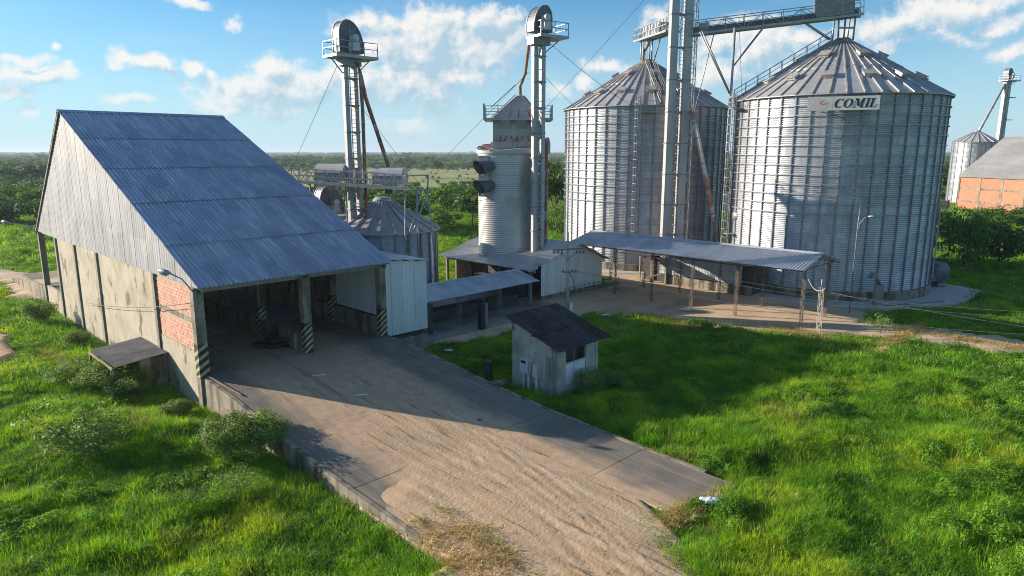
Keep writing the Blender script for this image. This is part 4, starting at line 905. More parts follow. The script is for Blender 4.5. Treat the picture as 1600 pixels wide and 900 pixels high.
# shorter elevator head showing behind the shed roof
E1b = build_elevator('bucket_elevator', 'short bucket elevator with round hood just above the shed roof edge', (-16.6, 62.4, 0), A45, 7.15, plat=(-1.2, 2.4, -1.6, 1.0), head=(1.2, 2.5, 1.0), cage=False)

# drier tower and its elevator
def build_dryer():
    T = root('grain_dryer', 'pale grain drier tower with rounded side and two dark air intake cowls', 'dryer tower', (-.6, 66, 0), 0)
    # plan: rounded on the left, flat front, stepped box on the right
    pl = [(2.6 * math.cos(t), -.7 + 1.9 * math.sin(t)) for t in np.linspace(R(90), R(270), 22)] + [(2.35, -2.6), (2.35, -1.5), (3.95, -1.5), (3.95, 1.2)]
    ztop = lambda x, y=-2.6: 12.95 + (x + 2.6) * .10 + (y + 2.6) * .22
    rows = 26; zb = 2.6; dz = (12.9 - zb) / rows
    # horizontal corrugated courses around the rounded body
    for k in range(rows):
        mb = MB(); n = len(pl); sub = 8
        for j in range(sub + 1):
            o = .02 * math.sin(j * math.pi / 2)
            for (x, y) in pl[:24]:
                L_ = math.hypot(x, y) or 1; mb.v.append((x * (1 + o / 2.6), y * (1 + o / 2.6), zb + (k + j / sub) * dz))
        m_ = 23
        for j in range(sub):
            for i in range(m_): a = j * 24 + i; mb.f.append((a, a + 1, a + 25, a + 24))
        mb.build('wall_course', M_dryer, T, True, fixn=False)
    MB().prism([(2.1, -1.49), (3.95, -1.49), (3.95, 1.2), (2.1, 1.2)], 2.4, 13.6).build('side_casing', M_dryer, T)
    for i in range(5):
        MB().box(2.45 + i * .33, 2.6 + i * .33, -1.56, -1.48, 2.6, 13.5).build('casing_rib', M_steel, T)
    MB().box(3.5, 3.9, -1.62, -1.5, 4.5, 14.2).build('rust_streak_panel', M_rust, T)
    # sloping top with seams
    mb = MB(); n = len(pl); base = len(mb.v)
    mb.v = [(x * 1.05, y * 1.05, 12.9) for x, y in pl] + [(x * 1.05, y * 1.05, ztop(x, y)) for x, y in pl]
    mb.f = [tuple(range(n, 2 * n))] + [(i, (i + 1) % n, n + (i + 1) % n, n + i) for i in range(n)]
    mb.build('sloping_top', M_siloroof, T)
    for y in np.linspace(-2.4, 1.0, 7): x0 = -2.72 * math.sqrt(max(0, 1 - ((y + .7) / 2.0) ** 2)); MB().beam((x0, y, ztop(x0, y) + .03), (2.4, y, ztop(2.4, y) + .03), .09, .10).build('roof_seam', M_rust if rnd.random() < .5 else M_rib, T)
    # flat strip with the cowls
    MB().box(-2.50, -1.55, -2.42, -2.0, 9.0, 12.7).build('intake_panel', M_white, T)
    for z in (10.05, 11.8):
        ax = Vector((-.78, -.60, -.14)).normalized(); sd_ = ax.cross(Vector((0, 0, 1))).normalized(); up_ = sd_.cross(ax)
        sm = MB(); n = 20
        for i in range(n):
            t_ = 2 * math.pi * i / n
            for s, rr in ((0, .42), (1, .55), (2, .74)):
                ext = (0, .8, 1.75 - .55 * (.5 - .5 * math.sin(t_)))[s]
                sm.v.append(tuple(ax * ext + (sd_ * math.cos(t_) + up_ * math.sin(t_)) * rr))
        for i in range(n):
            a, b = 3 * i, 3 * ((i + 1) % n); sm.f += [(a, b, b + 1, a + 1), (a + 1, b + 1, b + 2, a + 2)]
        c = sm.build('intake_cowl', M_cowl, T, True, (-1.25, -2.45, z), fixn=False)
        dsk = MB(); pts = [ax * .85 + (sd_ * math.cos(k) + up_ * math.sin(k)) * .49 for k in np.linspace(0, 2 * math.pi, 19)[:-1]]; dsk.v = [tuple(q) for q in pts]; dsk.f = [tuple(range(18))]; dsk.build('cowl_throat', M_black, c, fixn=False)
    # upper casing with saw-tooth skirt, platform, hopper
    up = MB().box(-1.15, 3.3, -1.9, 1.1, 13.3, 16.0).build('upper_casing', M_white, T)
    sk = MB()
    for i in range(9):
        x = -1.2 + i * .5
        sk.add([(x, -1.95, 14.0), (x + .5, -1.95, 14.0), (x + .25, -1.95, 14.55)], [(0, 1, 2)]); sk.add([(x, -1.92, 14.0), (x + .25, -1.92, 14.55), (x + .5, -1.92, 14.0)], [(0, 1, 2)])
    sk.build('sawtooth_skirt', M_rust, T, fixn=False)
    for i in range(3):
        x = -.5 + i * 1.5; MB().extr([(-1.9, 15.1), (-1.9, 15.85), (-2.6, 15.85)], 'x', x, x + .9).build('platform_bracket', M_white, T)
    MB().box(-1.95, 4.3, -2.7, 1.9, 15.85, 16.05).build('platform', M_white, T)
    ra = MB()
    x0, x1_, y0, y1_ = -1.9, 4.25, -2.65, 1.85
    for (a, b) in (((x0, y0), (x1_, y0)), ((x1_, y0), (x1_, y1_)), ((x1_, y1_), (x0, y1_)), ((x0, y1_), (x0, y0))):
        for h in (.55, 1.05): ra.beam((*a, 16.05 + h), (*b, 16.05 + h), .055)
        for i in range(5): ra.beam((a[0] + (b[0] - a[0]) * i / 5, a[1] + (b[1] - a[1]) * i / 5, 16.05), (a[0] + (b[0] - a[0]) * i / 5, a[1] + (b[1] - a[1]) * i / 5, 17.2), .06)
    ra.build('railing', M_steel, T)
    MB().box(-2.0, -1.85, -2.75, -2.4, 15.9, 17.3).build('control_box', M_white, T)
    hp = MB(); hp.add([(-1.1, -1.9, 16.05), (3.3, -1.9, 16.05), (3.3, 1.1, 16.05), (-1.1, 1.1, 16.05), (1.1, -.6, 18.1), (1.7, -.6, 18.1), (1.7, .0, 18.1), (1.1, .0, 18.1)], [(0, 1, 5, 4), (1, 2, 6, 5), (2, 3, 7, 6), (3, 0, 4, 7), (4, 5, 6, 7)])
    hp.build('hopper_roof', M_white, T)
    for a, b in (((-1.1, -1.9, 16.1), (1.1, -.3, 18.15)), ((3.3, -1.9, 16.1), (1.7, -.3, 18.15)), ((1.2, -1.93, 16.1), (1.35, -.3, 18.15)), ((.3, -1.93, 16.1), (1.25, -.3, 18.15)), ((2.3, -1.93, 16.1), (1.55, -.3, 18.15))): MB().beam(a, b, .10).build('roof_seam', M_rust, T)
    st = MB()
    for k in (-.25, .25): st.beam((-1.3, -2.0 + k, 16.1), (.9, -.7 + k, 18.2), .05); st.beam((-1.3, -2.0 + k, 17.0), (.9, -.7 + k, 19.1), .05)
    for i in range(9): st.beam((-1.3 + i * .275, -2.25 + i * .16, 16.1 + i * .26), (-1.3 + i * .275, -1.75 + i * .16, 16.1 + i * .26), .04)
    st.build('roof_stair', M_steel, T)
M_dryer = mat('drier_sheet', (0.52, 0.51, 0.50), (0.60, 0.59, 0.57), rough=0.42, metal=0.5, scale=1.0, stretch=(1, 1, .2), stain=(.42, .35, .30), stain_scale=.5, stain_stretch=(1, 1, .4), stain_lim=(.55, .75))
M_cowl = mat('grey_cowl', (0.09, 0.092, 0.10), (0.13, 0.132, 0.14), rough=0.5, metal=0.2, scale=3)
build_dryer()
E2 = build_elevator('bucket_elevator', 'twin-leg bucket elevator standing in front of the grain drier tower', (2.35, 62.9, 0), A45 - R(12), 22.9, tw=.42, td=.40, gap=.40, plat=(-.7, 2.35, -1.3, .9), head=(.95, 2.2, 1.2), flip=-1, z0=0)
pipe('spout_pipe', 'thin dark spout from the middle elevator head down to the drier hopper', [(1.55, 63.2, 22.7), (1.2, 64.0, 20.0), (.75, 65.6, 19.0), (.8, 66, 18.1)], .14)

# tall central elevator with lattice mast, its head above the picture
E3 = build_elevator('bucket_elevator', 'tallest twin-leg elevator running up between the two big silos', (16.7, 71.2, 0), R(10), 33.5, tw=.78, td=.7, gap=.72, plat=(-2, 2, -1.5, 1.5), head=(1.3, 3, 1.2), band=3.1)
def build_mast():
    t = root('lattice_mast', 'galvanised lattice mast close beside the tallest elevator', 'mast', (18.3, 73.2, 0))
    w = .45
    for x in (-w, w):
        for y in (-w, w): MB().beam((x, y, 0), (x, y, 34), .09).build('mast_leg', M_steel, t)
    z = .5; k = 1; br = MB()
    while z < 33:
        br.beam((-w, -w, z), (w, -w, z), .055); br.beam((-w * k, -w, z), (w * k, -w, z + 1.1), .055); br.beam((w, -w * k, z), (w, w * k, z + 1.1), .05); br.beam((-w, -w * k, z), (-w, w * k, z + 1.1), .05); k = -k; z += 1.1
    br.build('bracing', M_steel, t)
build_mast()
pipe('spout_pipe', 'rusty red and white spout slanting down across the silo behind the tallest elevator', [(17.9, 70.6, 17.0), (18.4, 70.3, 15.6), (20.6, 69.9, 6.5)], .24, M_redpipe if 'M_redpipe' in globals() else mat('red_white_pipe', (0.46, 0.20, 0.14), (0.55, 0.33, 0.26), rough=0.7, scale=.8, stain=(.62, .58, .54), stain_scale=.35, stain_lim=(.47, .52)))
pipe('spout_pipe', 'lower narrow end of the red spout above the long canopy', [(20.6, 69.9, 6.4), (21.2, 69.6, 3.0), (21.2, 69.6, 1.0)], .15)

# ------------------------------------------------------------------ conveyor bridges
def build_bridge(name, label, p, q, width=1.1, h=1.15, box=None, tube=True, step=1.7, mtl=M_steel, below=.25, cat='conveyor bridge', diag=True):
    p = Vector(p); q = Vector(q); d = q - p; L_ = d.length; yaw = math.atan2(d.y, d.x); pit = math.asin(d.z / L_)
    T = root(name, label, cat, p); T.rotation_euler = (0, -pit, yaw); w = width / 2
    for y in (-w, w):
        MB().box(0, L_, y - .06, y + .06, -.1, .1).build('chord', mtl, T)
        rl = MB()
        for zz in (h * .5, h): rl.box(0, L_, y - .035, y + .035, zz - .035, zz + .035)
        n = max(2, int(L_ / step))
        for i in range(n + 1):
            x = L_ * i / n; rl.beam((x, y, 0), (x, y, h), .06)
            if i < n and diag: x2 = L_ * (i + 1) / n; rl.beam((x, y, .0 if i % 2 else h), (x2, y, h if i % 2 else 0), .05)
        rl.build('railing', mtl, T)
    fl = MB(); n = int(L_ / 1.0)
    for i in range(n): fl.box(i * 1.0 + .03, i * 1.0 + .97, -w, w, -.03, .02)
    fl.build('walkway', M_dsteel, T)
    if tube: MB().box(.3, L_ - .3, -.32, .32, .12, .62).build('conveyor_casing', M_hood, T)
    return T, L_
BR, Lb = build_bridge('conveyor_bridge', 'long conveyor bridge with railing reaching over the lettered silo', (17.6, 71.6, 24.4), (32.8, 67.7, 25.6), 1.3, 1.25)
MB().box(Lb - 4.1, Lb - .75, -.62, .70, .15, 2.0).build('conveyor_head', M_meshbox if 'M_meshbox' in globals() else mat('grey_mesh_box', (0.20, 0.21, 0.22), (0.27, 0.27, 0.28), rough=.6, metal=.3, scale=3), BR)
MB().tube([(1.0, 0, .6), (2.0, 0, .6)], .45, 10).build('drive_drum', M_white, BR, True)
BL_, Lb2 = build_bridge('conveyor_bridge', 'short conveyor bridge from the tallest elevator to the silo behind it', (16.3, 72.5, 25.0), (15.35, 86.0, 26.0), 1.6, 1.3, step=1.2)
MB().box(3.0, 9.5, -.75, .75, .15, 1.15).build('conveyor_casing', M_white, BL_)
MB().box(4.5, 5.5, -.9, -.75, .2, 1.2).build('motor_guard', M_dsteel, BL_)
def legs(name, label, pts, r=.07, cat='support frame', m=M_steel):
    b = Vector(pts[0][0]); t = root(name, label, cat, b)
    for i, (a, c) in enumerate(pts): MB().tube([Vector(a) - b, Vector(c) - b], r, 6).build('strut', m, t, True)
    return t
sx, sy = 31.5, 68.4
legs('roof_support_frame', 'steel legs on the peak of the lettered silo holding the bridge end', [((sx - .7, sy - .6, 23.4), (sx - .75, sy - .45, 25.5)), ((sx + .7, sy - .6, 23.4), (sx + .75, sy - .6, 25.5)), ((sx - .7, sy + .6, 23.4), (sx - .6, sy + .8, 25.5)), ((sx + .7, sy + .6, 23.4), (sx + .8, sy + .6, 25.5)), ((sx - .7, sy - .6, 24.5), (sx + .7, sy - .6, 24.5)), ((sx + .05, sy - .1, 23.4), (sx + .05, sy - .1, 25.5)), ((sx - 1.3, sy - .4, 23.5), (sx - 3.6, sy + .5, 25.2)), ((sx - 1.3, sy - .1, 23.5), (sx - 3.4, sy + .9, 25.2))], .09)
sx, sy = 15.8, 83.7
legs('roof_support_frame', 'steel legs on the peak of the silo behind holding the short bridge', [((sx - .6, sy - .7, 23.3), (sx - .6, sy - .9, 25.85)), ((sx + .4, sy - .7, 23.3), (sx + .4, sy - .9, 25.85)), ((sx - .6, sy + .6, 23.3), (sx - .6, sy + .7, 25.95)), ((sx + .4, sy + .6, 23.3), (sx + .4, sy + .7, 25.95)), ((sx + .7, sy - .7, 23.4), (sx + .6, sy - 4.5, 25.5))], .08)
pipe('spout_pipe', 'rusty spout bending from the short bridge onto the silo peak', [(15.75, 81.8, 25.7), (15.6, 82.6, 25.0), (15.3, 83.2, 24.4), (15.3, 83.4, 23.3)], .16)
# tall post that carries the long bridge, with its braces
bx, by = 21.35, 69.0
t = root('bridge_post', 'tall slender steel post with slanting braces under the long bridge', 'post', (bx, by, 0))
MB().tube([(0, 0, 0), (0, 0, 24.7)], [.17, .13], 10).build('shaft', M_steel, t, True)
for a, b in (((-.1, .1, 18.6), (-3.1, .9, 24.5)), ((-.1, -.1, 18.6), (-3.0, .5, 24.5)), ((.1, 0, 21.2), (2.7, -.6, 24.8)), ((.1, .2, 21.2), (2.7, -.2, 24.8))): MB().tube([a, b], .075, 6).build('brace', M_dsteel, t, True)
legs('guy_strut', 'thin straight strut between the lattice mast and the long bridge', [((18.7, 72.6, 16.5), (19.9, 70.9, 24.4))], .05, 'strut')
# catwalk behind the truck shed
CW, Lc = build_bridge('catwalk', 'white truss catwalk behind the truck shed carrying two rounded hoods', (-18.9, 60.2, 10.5), (-8.9, 57.2, 10.05), 1.0, 1.15, tube=False, step=.75, mtl=M_white, cat='catwalk')
def hood(label, x):
    c = CW.location + Vector((x * .958, x * -.287 + 1.15, .12 - x * .043)); t = root('conveyor_hood', label, 'hood', c, math.atan2(-3.0, 10.0))
    MB().box(-1.4, 1.4, -.6, .6, .1, .8).build('casing', M_white, t)
    prof = [(.7 * math.cos(a), .8 + .75 * math.sin(a)) for a in np.linspace(0, math.pi, 12)]
    MB().extr(prof, 'x', -1.4, 1.4).build('rounded_cover', M_white, t)
    MB().box(-.35, .35, -.35, .35, -.7, .1).build('chute', M_dsteel, t)
hood('white rounded conveyor hood at the left on the truss catwalk', 3.4); hood('white rounded conveyor hood at the right on the truss catwalk', 8.9)
legs('trestle', 'pale steel frame holding the right end of the truss catwalk', [((-9.0, 57.0, 3.0), (-8.9, 57.2, 10.0)), ((-9.0, 57.6, 5.2), (-7.6, 58.2, 10.0)), ((-6.6, 58.6, 3.0), (-7.2, 58.6, 10.0)), ((-9.0, 57.2, 9.9), (-6.9, 58.6, 9.9)), ((-8.0, 57.8, 3.0), (-8.0, 57.8, 9.9)), ((-9.0, 57.0, 4.6), (-7.2, 58.4, 9.6)), ((-7.2, 58.6, 9.9), (-7.1, 58.6, 11.1)), ((-8.9, 57.2, 11.1), (-7.1, 58.6, 11.1))], .07, m=M_white)
legs('trestle', 'pale steel legs under the left half of the truss catwalk', [((-17.6, 59.8, 6.0), (-17.5, 59.8, 10.4)), ((-18.2, 60, 6.0), (-17.0, 59.6, 10.3)), ((-14.2, 58.8, 5.0), (-14.2, 58.8, 10.2))], .06, m=M_white)
# small silo behind the shed
build_silo('small dark-shaded silo with ribbed cone roof just behind the truck shed', -11.7, 62.0, 4.75, .5, 6.15, 8.7, 24, 7, 0, (), vents=False, stiff_w=.16, name='small_silo', corrs=8)

# ================================================================== LOW BUILDINGS IN THE YARD
M_bluroof = mat('grey_blue_roof_sheet', (0.42, 0.44, 0.48), (0.54, 0.55, 0.58), rough=0.5, metal=0.15, scale=2.0, rand=0.08, stain=(0.35, 0.365, 0.40), stain_scale=.5, stain_lim=(.5, .68))
M_lightroof = mat('light_roof_sheet', (0.46, 0.46, 0.46), (0.55, 0.54, 0.53), rough=0.45, metal=0.4, scale=1.6, rand=0.08, stain=(0.36, 0.24, 0.18), stain_scale=.35, stain_lim=(.56, .72))
def build_dryer_house():
    T = root('dryer_house', 'low building with stained corrugated roof and white sheet gable below the drier tower', 'building', UV(0, 0), A45)
    u0, u1, ur, zr, ze_ = 29.4, 40.2, 36.2, 4.75, 2.95; v0, v1 = 4.4, 17
    roof_slope_u(T, v0, v1, ur, zr, u0, ze_, 12, 2, M_lightroof, .26, .08); roof_slope_u(T, v0, v1, ur, zr, u1 + .6, 2.75, 12, 2, M_lightroof, .26, .08)
    MB().extr([(ur - .3, zr - .06), (ur, zr + .07), (ur + .3, zr - .09), (ur, zr + .0)], 'y', v0 - .05, v1).build('ridge_cap', M_lightroof, T)
    n = 10; w = (40.0 - 31.3) / n
    for i in range(n):
        a = 31.3 + i * w; V = []; F = []; m_ = 12
        for j in range(m_ + 1):
            u = a + (w + .03) * j / m_; t = zr - (ur - u) * (zr - ze_) / (ur - u0) if u < ur else zr - (u - ur) * (zr - 2.75) / (u1 + .6 - ur)
            y = 4.9 - .012 * math.sin(j * math.pi / 2) - .008 * (i % 2); V += [(u, y, .42), (u, y, t - .09)]
        for j in range(m_): k = 2 * j; F.append((k, k + 1, k + 3, k + 2))
        mb = MB(); mb.v = V; mb.f = F; mb.build('gable_sheet', M_clad2, T, True, fixn=False)
    MB().box(31.4, 40, 5.0, 5.2, 0.0, .8).build('plinth', M_conc2, T)
    MB().box(39.9, 40.1, 5.2, 16.5, 0, 2.7).build('side_wall', M_conc2, T); MB().box(31.3, 40, 16.4, 16.6, 0, 3.0).build('rear_wall', M_conc2, T)
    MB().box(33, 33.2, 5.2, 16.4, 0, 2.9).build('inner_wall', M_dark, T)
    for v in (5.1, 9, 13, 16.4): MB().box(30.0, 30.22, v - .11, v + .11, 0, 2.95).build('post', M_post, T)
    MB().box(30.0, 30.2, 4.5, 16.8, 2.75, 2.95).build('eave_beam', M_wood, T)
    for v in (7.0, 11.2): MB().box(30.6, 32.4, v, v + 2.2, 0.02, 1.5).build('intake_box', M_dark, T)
    # curling front sheet that catches the sun at the corner
    MB().add([(29.2, 4.2, 2.95), (30.1, 4.1, 3.2), (30.3, 4.6, 3.3), (29.3, 4.7, 3.02)], [(0, 1, 2, 3)]).build('loose_flashing', M_white, T)
def roof_slope_u(parent, v0, v1, utop, ztop, ubot, zbot, cols, rows, m, pitch=.2, amp=.04, name='roof_sheet', lap=.15):
    """as roof_slope but the ridge runs along local y"""
    du = ubot - utop; dz = zbot - ztop; L_ = math.hypot(du, dz); th = math.atan2(-dz, abs(du)); w = (v1 - v0) / cols
    for r in range(rows):
        l = L_ / rows + (lap if r < rows - 1 else 0); me = corr(w, l, pitch, amp, m)
        for c in range(cols):
            f = r / rows; pu = utop + du * f; pz = ztop + dz * f + .006 * rnd.random()
            if du > 0: put(name, me, parent, (pu, v0 + c * w, pz), (th - .02, 0, R(90)))
            else: put(name, me, parent, (pu, v0 + (c + 1) * w, pz), (th - .02, 0, R(-90)))
build_dryer_house()

def lattice_post(parent, u, v, z0, z1, w=.12, m=None, name='lattice_post'):
    mb = MB()
    for a in (-w, w):
        for b in (-w, w): mb.beam((u + a, v + b, z0), (u + a, v + b, z1), .026)
    z = z0; k = 1
    while z < z1 - .4:
        mb.beam((u - w * k, v - w, z), (u + w * k, v - w, z + .4), .022); mb.beam((u - w, v - w * k, z), (u - w, v + w * k, z + .4), .022); mb.beam((u + w, v - w * k, z), (u + w, v + w * k, z + .4), .022); k = -k; z += .4
    return mb.build(name, m or M_lat, parent)
M_lat = mat('rusty_lattice', (0.14, 0.10, 0.075), (0.20, 0.145, 0.11), rough=.8, scale=3)
def build_conveyor_roof():
    T = root('conveyor_canopy', 'low blue-grey sheet roof over the conveyor between shed annex and drier house', 'canopy', UV(0, 0), A45)
    roof_slope(T, 16.6, 29.0, 5.5, 3.1, 2.9, 2.38, 12, 1, M_bluroof, .26, .08); roof_slope(T, 16.6, 29.0, 5.5, 3.1, 8.0, 2.4, 12, 1, M_bluroof, .26, .08)
    MB().extr([(5.2, 3.04), (5.5, 3.16), (5.8, 3.04), (5.5, 3.1)], 'x', 16.5, 29.05).build('ridge_cap', M_bluroof, T)
    for u in (20.9, 25.2): lattice_post(T, u, 3.9, 0, 2.55, .13, M_dsteel); lattice_post(T, u, 7.4, 0, 2.5, .13, M_dsteel)
    MB().box(16.8, 28.8, 3.85, 3.95, 2.45, 2.55).build('eave_beam', M_dsteel, T)
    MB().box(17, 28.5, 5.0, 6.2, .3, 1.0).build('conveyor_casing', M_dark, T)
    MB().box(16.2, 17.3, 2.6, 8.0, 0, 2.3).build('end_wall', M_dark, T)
build_conveyor_roof()
def build_long_canopy():
    T = root('long_canopy', 'long gabled sheet canopy on lattice posts in front of the two big silos', 'canopy', UV(0, 0), A45)
    v0, v1 = -15.8, 6.6
    roof_slope_u(T, v0, v1, 40.5, 5.45, 36.9, 4.5, 22, 1, M_bluroof, .26, .09); roof_slope_u(T, v0, v1, 40.5, 5.45, 44.1, 4.5, 22, 1, M_bluroof, .26, .09)
    MB().extr([(40.15, 5.40), (40.5, 5.53), (40.85, 5.40), (40.5, 5.45)], 'y', v0 - .05, v1 + .05).build('ridge_cap', M_bluroof, T)
    for v in (-15.3, -10.0, -6.0, -2.0, 2.0, 6.0):
        lattice_post(T, 38.3, v, 0, 4.75, .09); lattice_post(T, 43.0, v, 0, 4.6, .09)
        mb = MB(); mb.beam((37.1, v, 4.42), (43.9, v, 4.42), .05); mb.beam((37.1, v, 4.42), (40.5, v, 5.33), .05); mb.beam((43.9, v, 4.42), (40.5, v, 5.33), .05)
        for k in range(4): mb.beam((38 + k * 1.3, v, 4.42), (38.6 + k * 1.2, v, 4.9 if k in (0, 3) else 5.1), .035)
        mb.build('truss', M_lat, T)
    for u, z in ((37.2, 4.52), (38.8, 4.93), (42.2, 4.93), (43.8, 4.52)): MB().box(u - .04, u + .04, v0 + .1, v1 - .1, z - .08, z - .01).build('purlin', M_lat, T)
    pr = MB(); pr.add([(40.5, v0 + .05, 5.36), (44.05, v0 + .05, 4.42), (40.5, v0 + .05, 5.12), (44.05, v0 + .05, 4.30)], [(0, 1, 3, 2)]); pr.build('gable_trim', M_lat, T)
build_long_canopy()
def build_pit_shed():
    T = root('pit_shed', 'low open shed with corrugated side under the long canopy', 'shed', UV(0, 0), A45)
    for i in range(9): put('wall_sheet', corr(1.0, 1.7, .16, .03, M_grsheet), T, (46.3, 1.4 - i * 0.98 + .98, 2.7), (R(90), 0, R(-90)))
    MB().box(46.4, 51, -7.4, 4.3, 2.72, 2.8).build('roof', M_lat, T)
    for i in range(4): put('roof_sheet', corr(1.0, 3.2, .16, .03, M_dsheet), T, (45.8 , 1.6 + i * .95 + .95, 2.95), (R(-4), 0, R(-90)))
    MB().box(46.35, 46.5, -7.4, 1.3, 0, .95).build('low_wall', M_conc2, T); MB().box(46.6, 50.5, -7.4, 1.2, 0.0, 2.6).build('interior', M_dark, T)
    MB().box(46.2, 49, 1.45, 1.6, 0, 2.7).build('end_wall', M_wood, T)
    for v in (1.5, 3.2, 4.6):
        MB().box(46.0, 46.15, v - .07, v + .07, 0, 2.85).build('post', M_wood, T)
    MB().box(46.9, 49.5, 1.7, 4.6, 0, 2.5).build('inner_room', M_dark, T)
    MB().beam((45.6, 4.4, .1), (46.0, 2.0, 1.0), .35, .06).build('leaning_board', M_conc, T)
M_grsheet = mat('grey_wall_sheet', (0.36, 0.37, 0.38), (0.44, 0.45, 0.45), rough=.5, metal=.3, scale=2, stretch=(1, 1, .2), rand=.1)
build_pit_shed()

# ------------------------------------------------------------------ electrical hut
def build_hut():
    T = root('utility_hut', 'small plastered utility hut with dark sloping sheet roof and peeling paint', 'hut', UV(14.0, -12.0), A45)
    W, Dp = 3.72, 3.2; zf, zb = 2.75, 3.72
    # side walls (u=0 and u=W), sloping tops
    for x in (0.0, W - .15): MB().extr([(0, -.4), (Dp, -.4), (Dp, zb), (0, zf)], 'x', x, x + .15).build('side_wall', M_hutwall, T)
    MB().box(.15, W - .15, Dp - .15, Dp, -.4, zb).build('rear_wall', M_hutwall, T)
    # front wall with the opening
    MB().box(.155, .95, 0, .15, -.4, zf).build('front_wall', M_hutwall, T); MB().box(2.70, W - .155, 0, .15, -.4, zf).build('front_wall', M_hutwall, T)
    MB().box(.95, 2.70, 0.0, .15, -.4, .35).build('front_wall', M_hutwall, T)
    MB().box(.95, 2.70, .06, .10, .36, 1.55).build('white_shutter', M_shut, T); MB().box(1.68, 1.72, .03, .12, .36, 1.6).build('shutter_stile', M_box, T); MB().box(.95, 2.70, .02, .14, 1.55, 1.63).build('sill_rail', M_box, T)
    MB().box(1.66, 1.72, .04, .10, 1.63, 2.7).build('mullion', M_dsteel, T)
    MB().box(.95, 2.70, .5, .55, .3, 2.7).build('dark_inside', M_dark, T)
    for x in (-.02, W - .2): MB().box(x, x + .22, -.03, .19, -.4, 2.70).build('corner_pier', M_post if x < 0 else M_hutwall, T)
    MB().box(-.035, .0, .28, .62, -.2, 2.1).build('damp_strip', M_post, T)
    # roof sheets
    for i in range(5):
        put('roof_sheet', corr(.96, 2.45, .16, .04, M_hutroof), T, (-.28 + i * .92, Dp + .45, zb + .22 + .008 * (i % 2)), (math.atan2(zb - zf, Dp), 0, 0))
        put('roof_sheet', corr(.96, 2.1, .16, .04, M_hutroof), T, (-.28 + i * .92, Dp + .45 - 2.2, zb + .18 - 2.2 * (zb - zf) / Dp + .008 * (i % 2)), (math.atan2(zb - zf, Dp), 0, 0))
    for y in (.0, 1.5, 3.05): z = zf + (zb - zf) * y / Dp; MB().box(-.2, W + .3, y, y + .1, z - .12, z - .03).build('rafter', M_wood, T)
    m1 = MB().box(-.32, -.003, 1.55, 2.3, .95, 1.75).build('meter_box', M_box, T); MB().box(-.335, -.322, 1.85, 2.2, 1.5, 1.66).build('window', M_black, m1); MB().box(-.335, -.322, 1.60, 1.64, 1.0, 1.7).build('door_edge', M_dsteel, m1)
    m2 = MB().box(-.26, -.003, .95, 1.38, .85, 1.6).build('meter_box', M_meter, T); MB().box(-.27, -.262, 1.0, 1.03, .9, 1.55).build('door_edge', M_dsteel, m2)
    for y in (1.72, 2.1, 1.12): MB().box(-.2, -.08, y, y + .09, -.3, .95).build('conduit', M_plastic, T)
M_shut = mat('white_shutter_paint', (.72, .75, .79), (.62, .65, .69), rough=.6, scale=3, stain=(.36, .38, .41), stain_scale=4, stain_lim=(.57, .66))
M_meter = mat('rusty_white_box', (.58, .56, .52), (.48, .42, .36), rough=.6, scale=3)
build_hut()

# ------------------------------------------------------------------ poles and wires
def build_pole():
    t = root('power_pole', 'concrete power pole with two crossarms beside the drier house', 'pole', (4.52, 54.6, 0))
    MB().tube([(0, 0, -.3), (0, 0, 6.0)], [.15, .10], 10).build('shaft', M_pole, t, True)
    a1 = MB().beam((-1.25, -.12, 5.25), (1.35, -.12, 5.45), .10, .12).build('crossarm', M_wood, t); a2 = MB().beam((-.5, -.12, 3.5), (.75, -.12, 3.5), .09, .1).build('crossarm', M_wood, t)
    for x in (-1.1, -.8, -.5, .7, 1.0, 1.25): MB().tube([(x, -.12, 5.28), (x, -.12, 5.02)], [.05, .11], 8).build('insulator', M_dsteel, a1, True)
    for x in (-.4, .35, .65): MB().tube([(x, -.12, 3.55), (x, -.12, 3.72)], .05, 8).build('insulator', M_dsteel, a2, True)
    br = MB(); br.beam((-.9, -.1, 5.22), (0, -.1, 4.5), .05); br.beam((.9, -.1, 5.3), (0, -.1, 4.5), .05); br.build('brace', M_dsteel, t)
    MB().tube([(.3, -.2, -.2), (.3, -.2, .95)], .13, 10).build('ground_conduit', M_plastic, t, True)
    MB().tube([(.1, -.12, 3.5), (.45, -.2, 2.9), (.55, -.2, 2.2), (.3, -.2, 1.6)], .03, 6).build('drop_cable', M_dwire, t, True)
    MB().tube([(0, -.11, 6.0), (0, -.11, 6.7)], .04, 6).build('lightning_spike', M_steel, t, True)
build_pole()
def wire(label, a, b, sag, m=M_wire, r=.016, name='wire'):
    a = Vector(a); b = Vector(b); n = 16; pts = []
    for i in range(n + 1): f = i / n; p = a.lerp(b, f); p.z -= sag * 4 * f * (1 - f); pts.append(p)
    o = MB().tube(pts, r, 4).build(name, m, None, True); return tag(o, label, 'wire')
wire('highest power line running from the power pole to the right', (5.6, 54.5, 5.5), (52, 34, 5.2), 2.4, r=.015)
wire('middle power line running from the power pole to the right', (5.3, 54.5, 5.4), (52, 34.3, 4.9), 2.6, r=.015)
wire('lowest power line running from the power pole to the right', (5.1, 54.5, 3.6), (52, 33, 4.1), 2.3, r=.015)
wire('faint lower cable sloping from the canopy to the right over the dirt road', (23.2, 48.6, 3.0), (52, 31, 2.4), .9)
wire('dark cable crossing the plaster wall of the truck shed', UV(-.3, 20.5, 2.4), UV(-.3, -.3, 5.6), .3, M_dwire, .018)
wire('thin stay wire from the left elevator head to the left', (-14.6, 60, 20.4), (-34, 88, 0), .3, M_dwire, .022, 'stay_wire')
wire('thin stay wire from the left elevator head to the right', (-12.6, 60, 16.5), (-3, 78, 0), .3, M_dwire, .022, 'stay_wire')
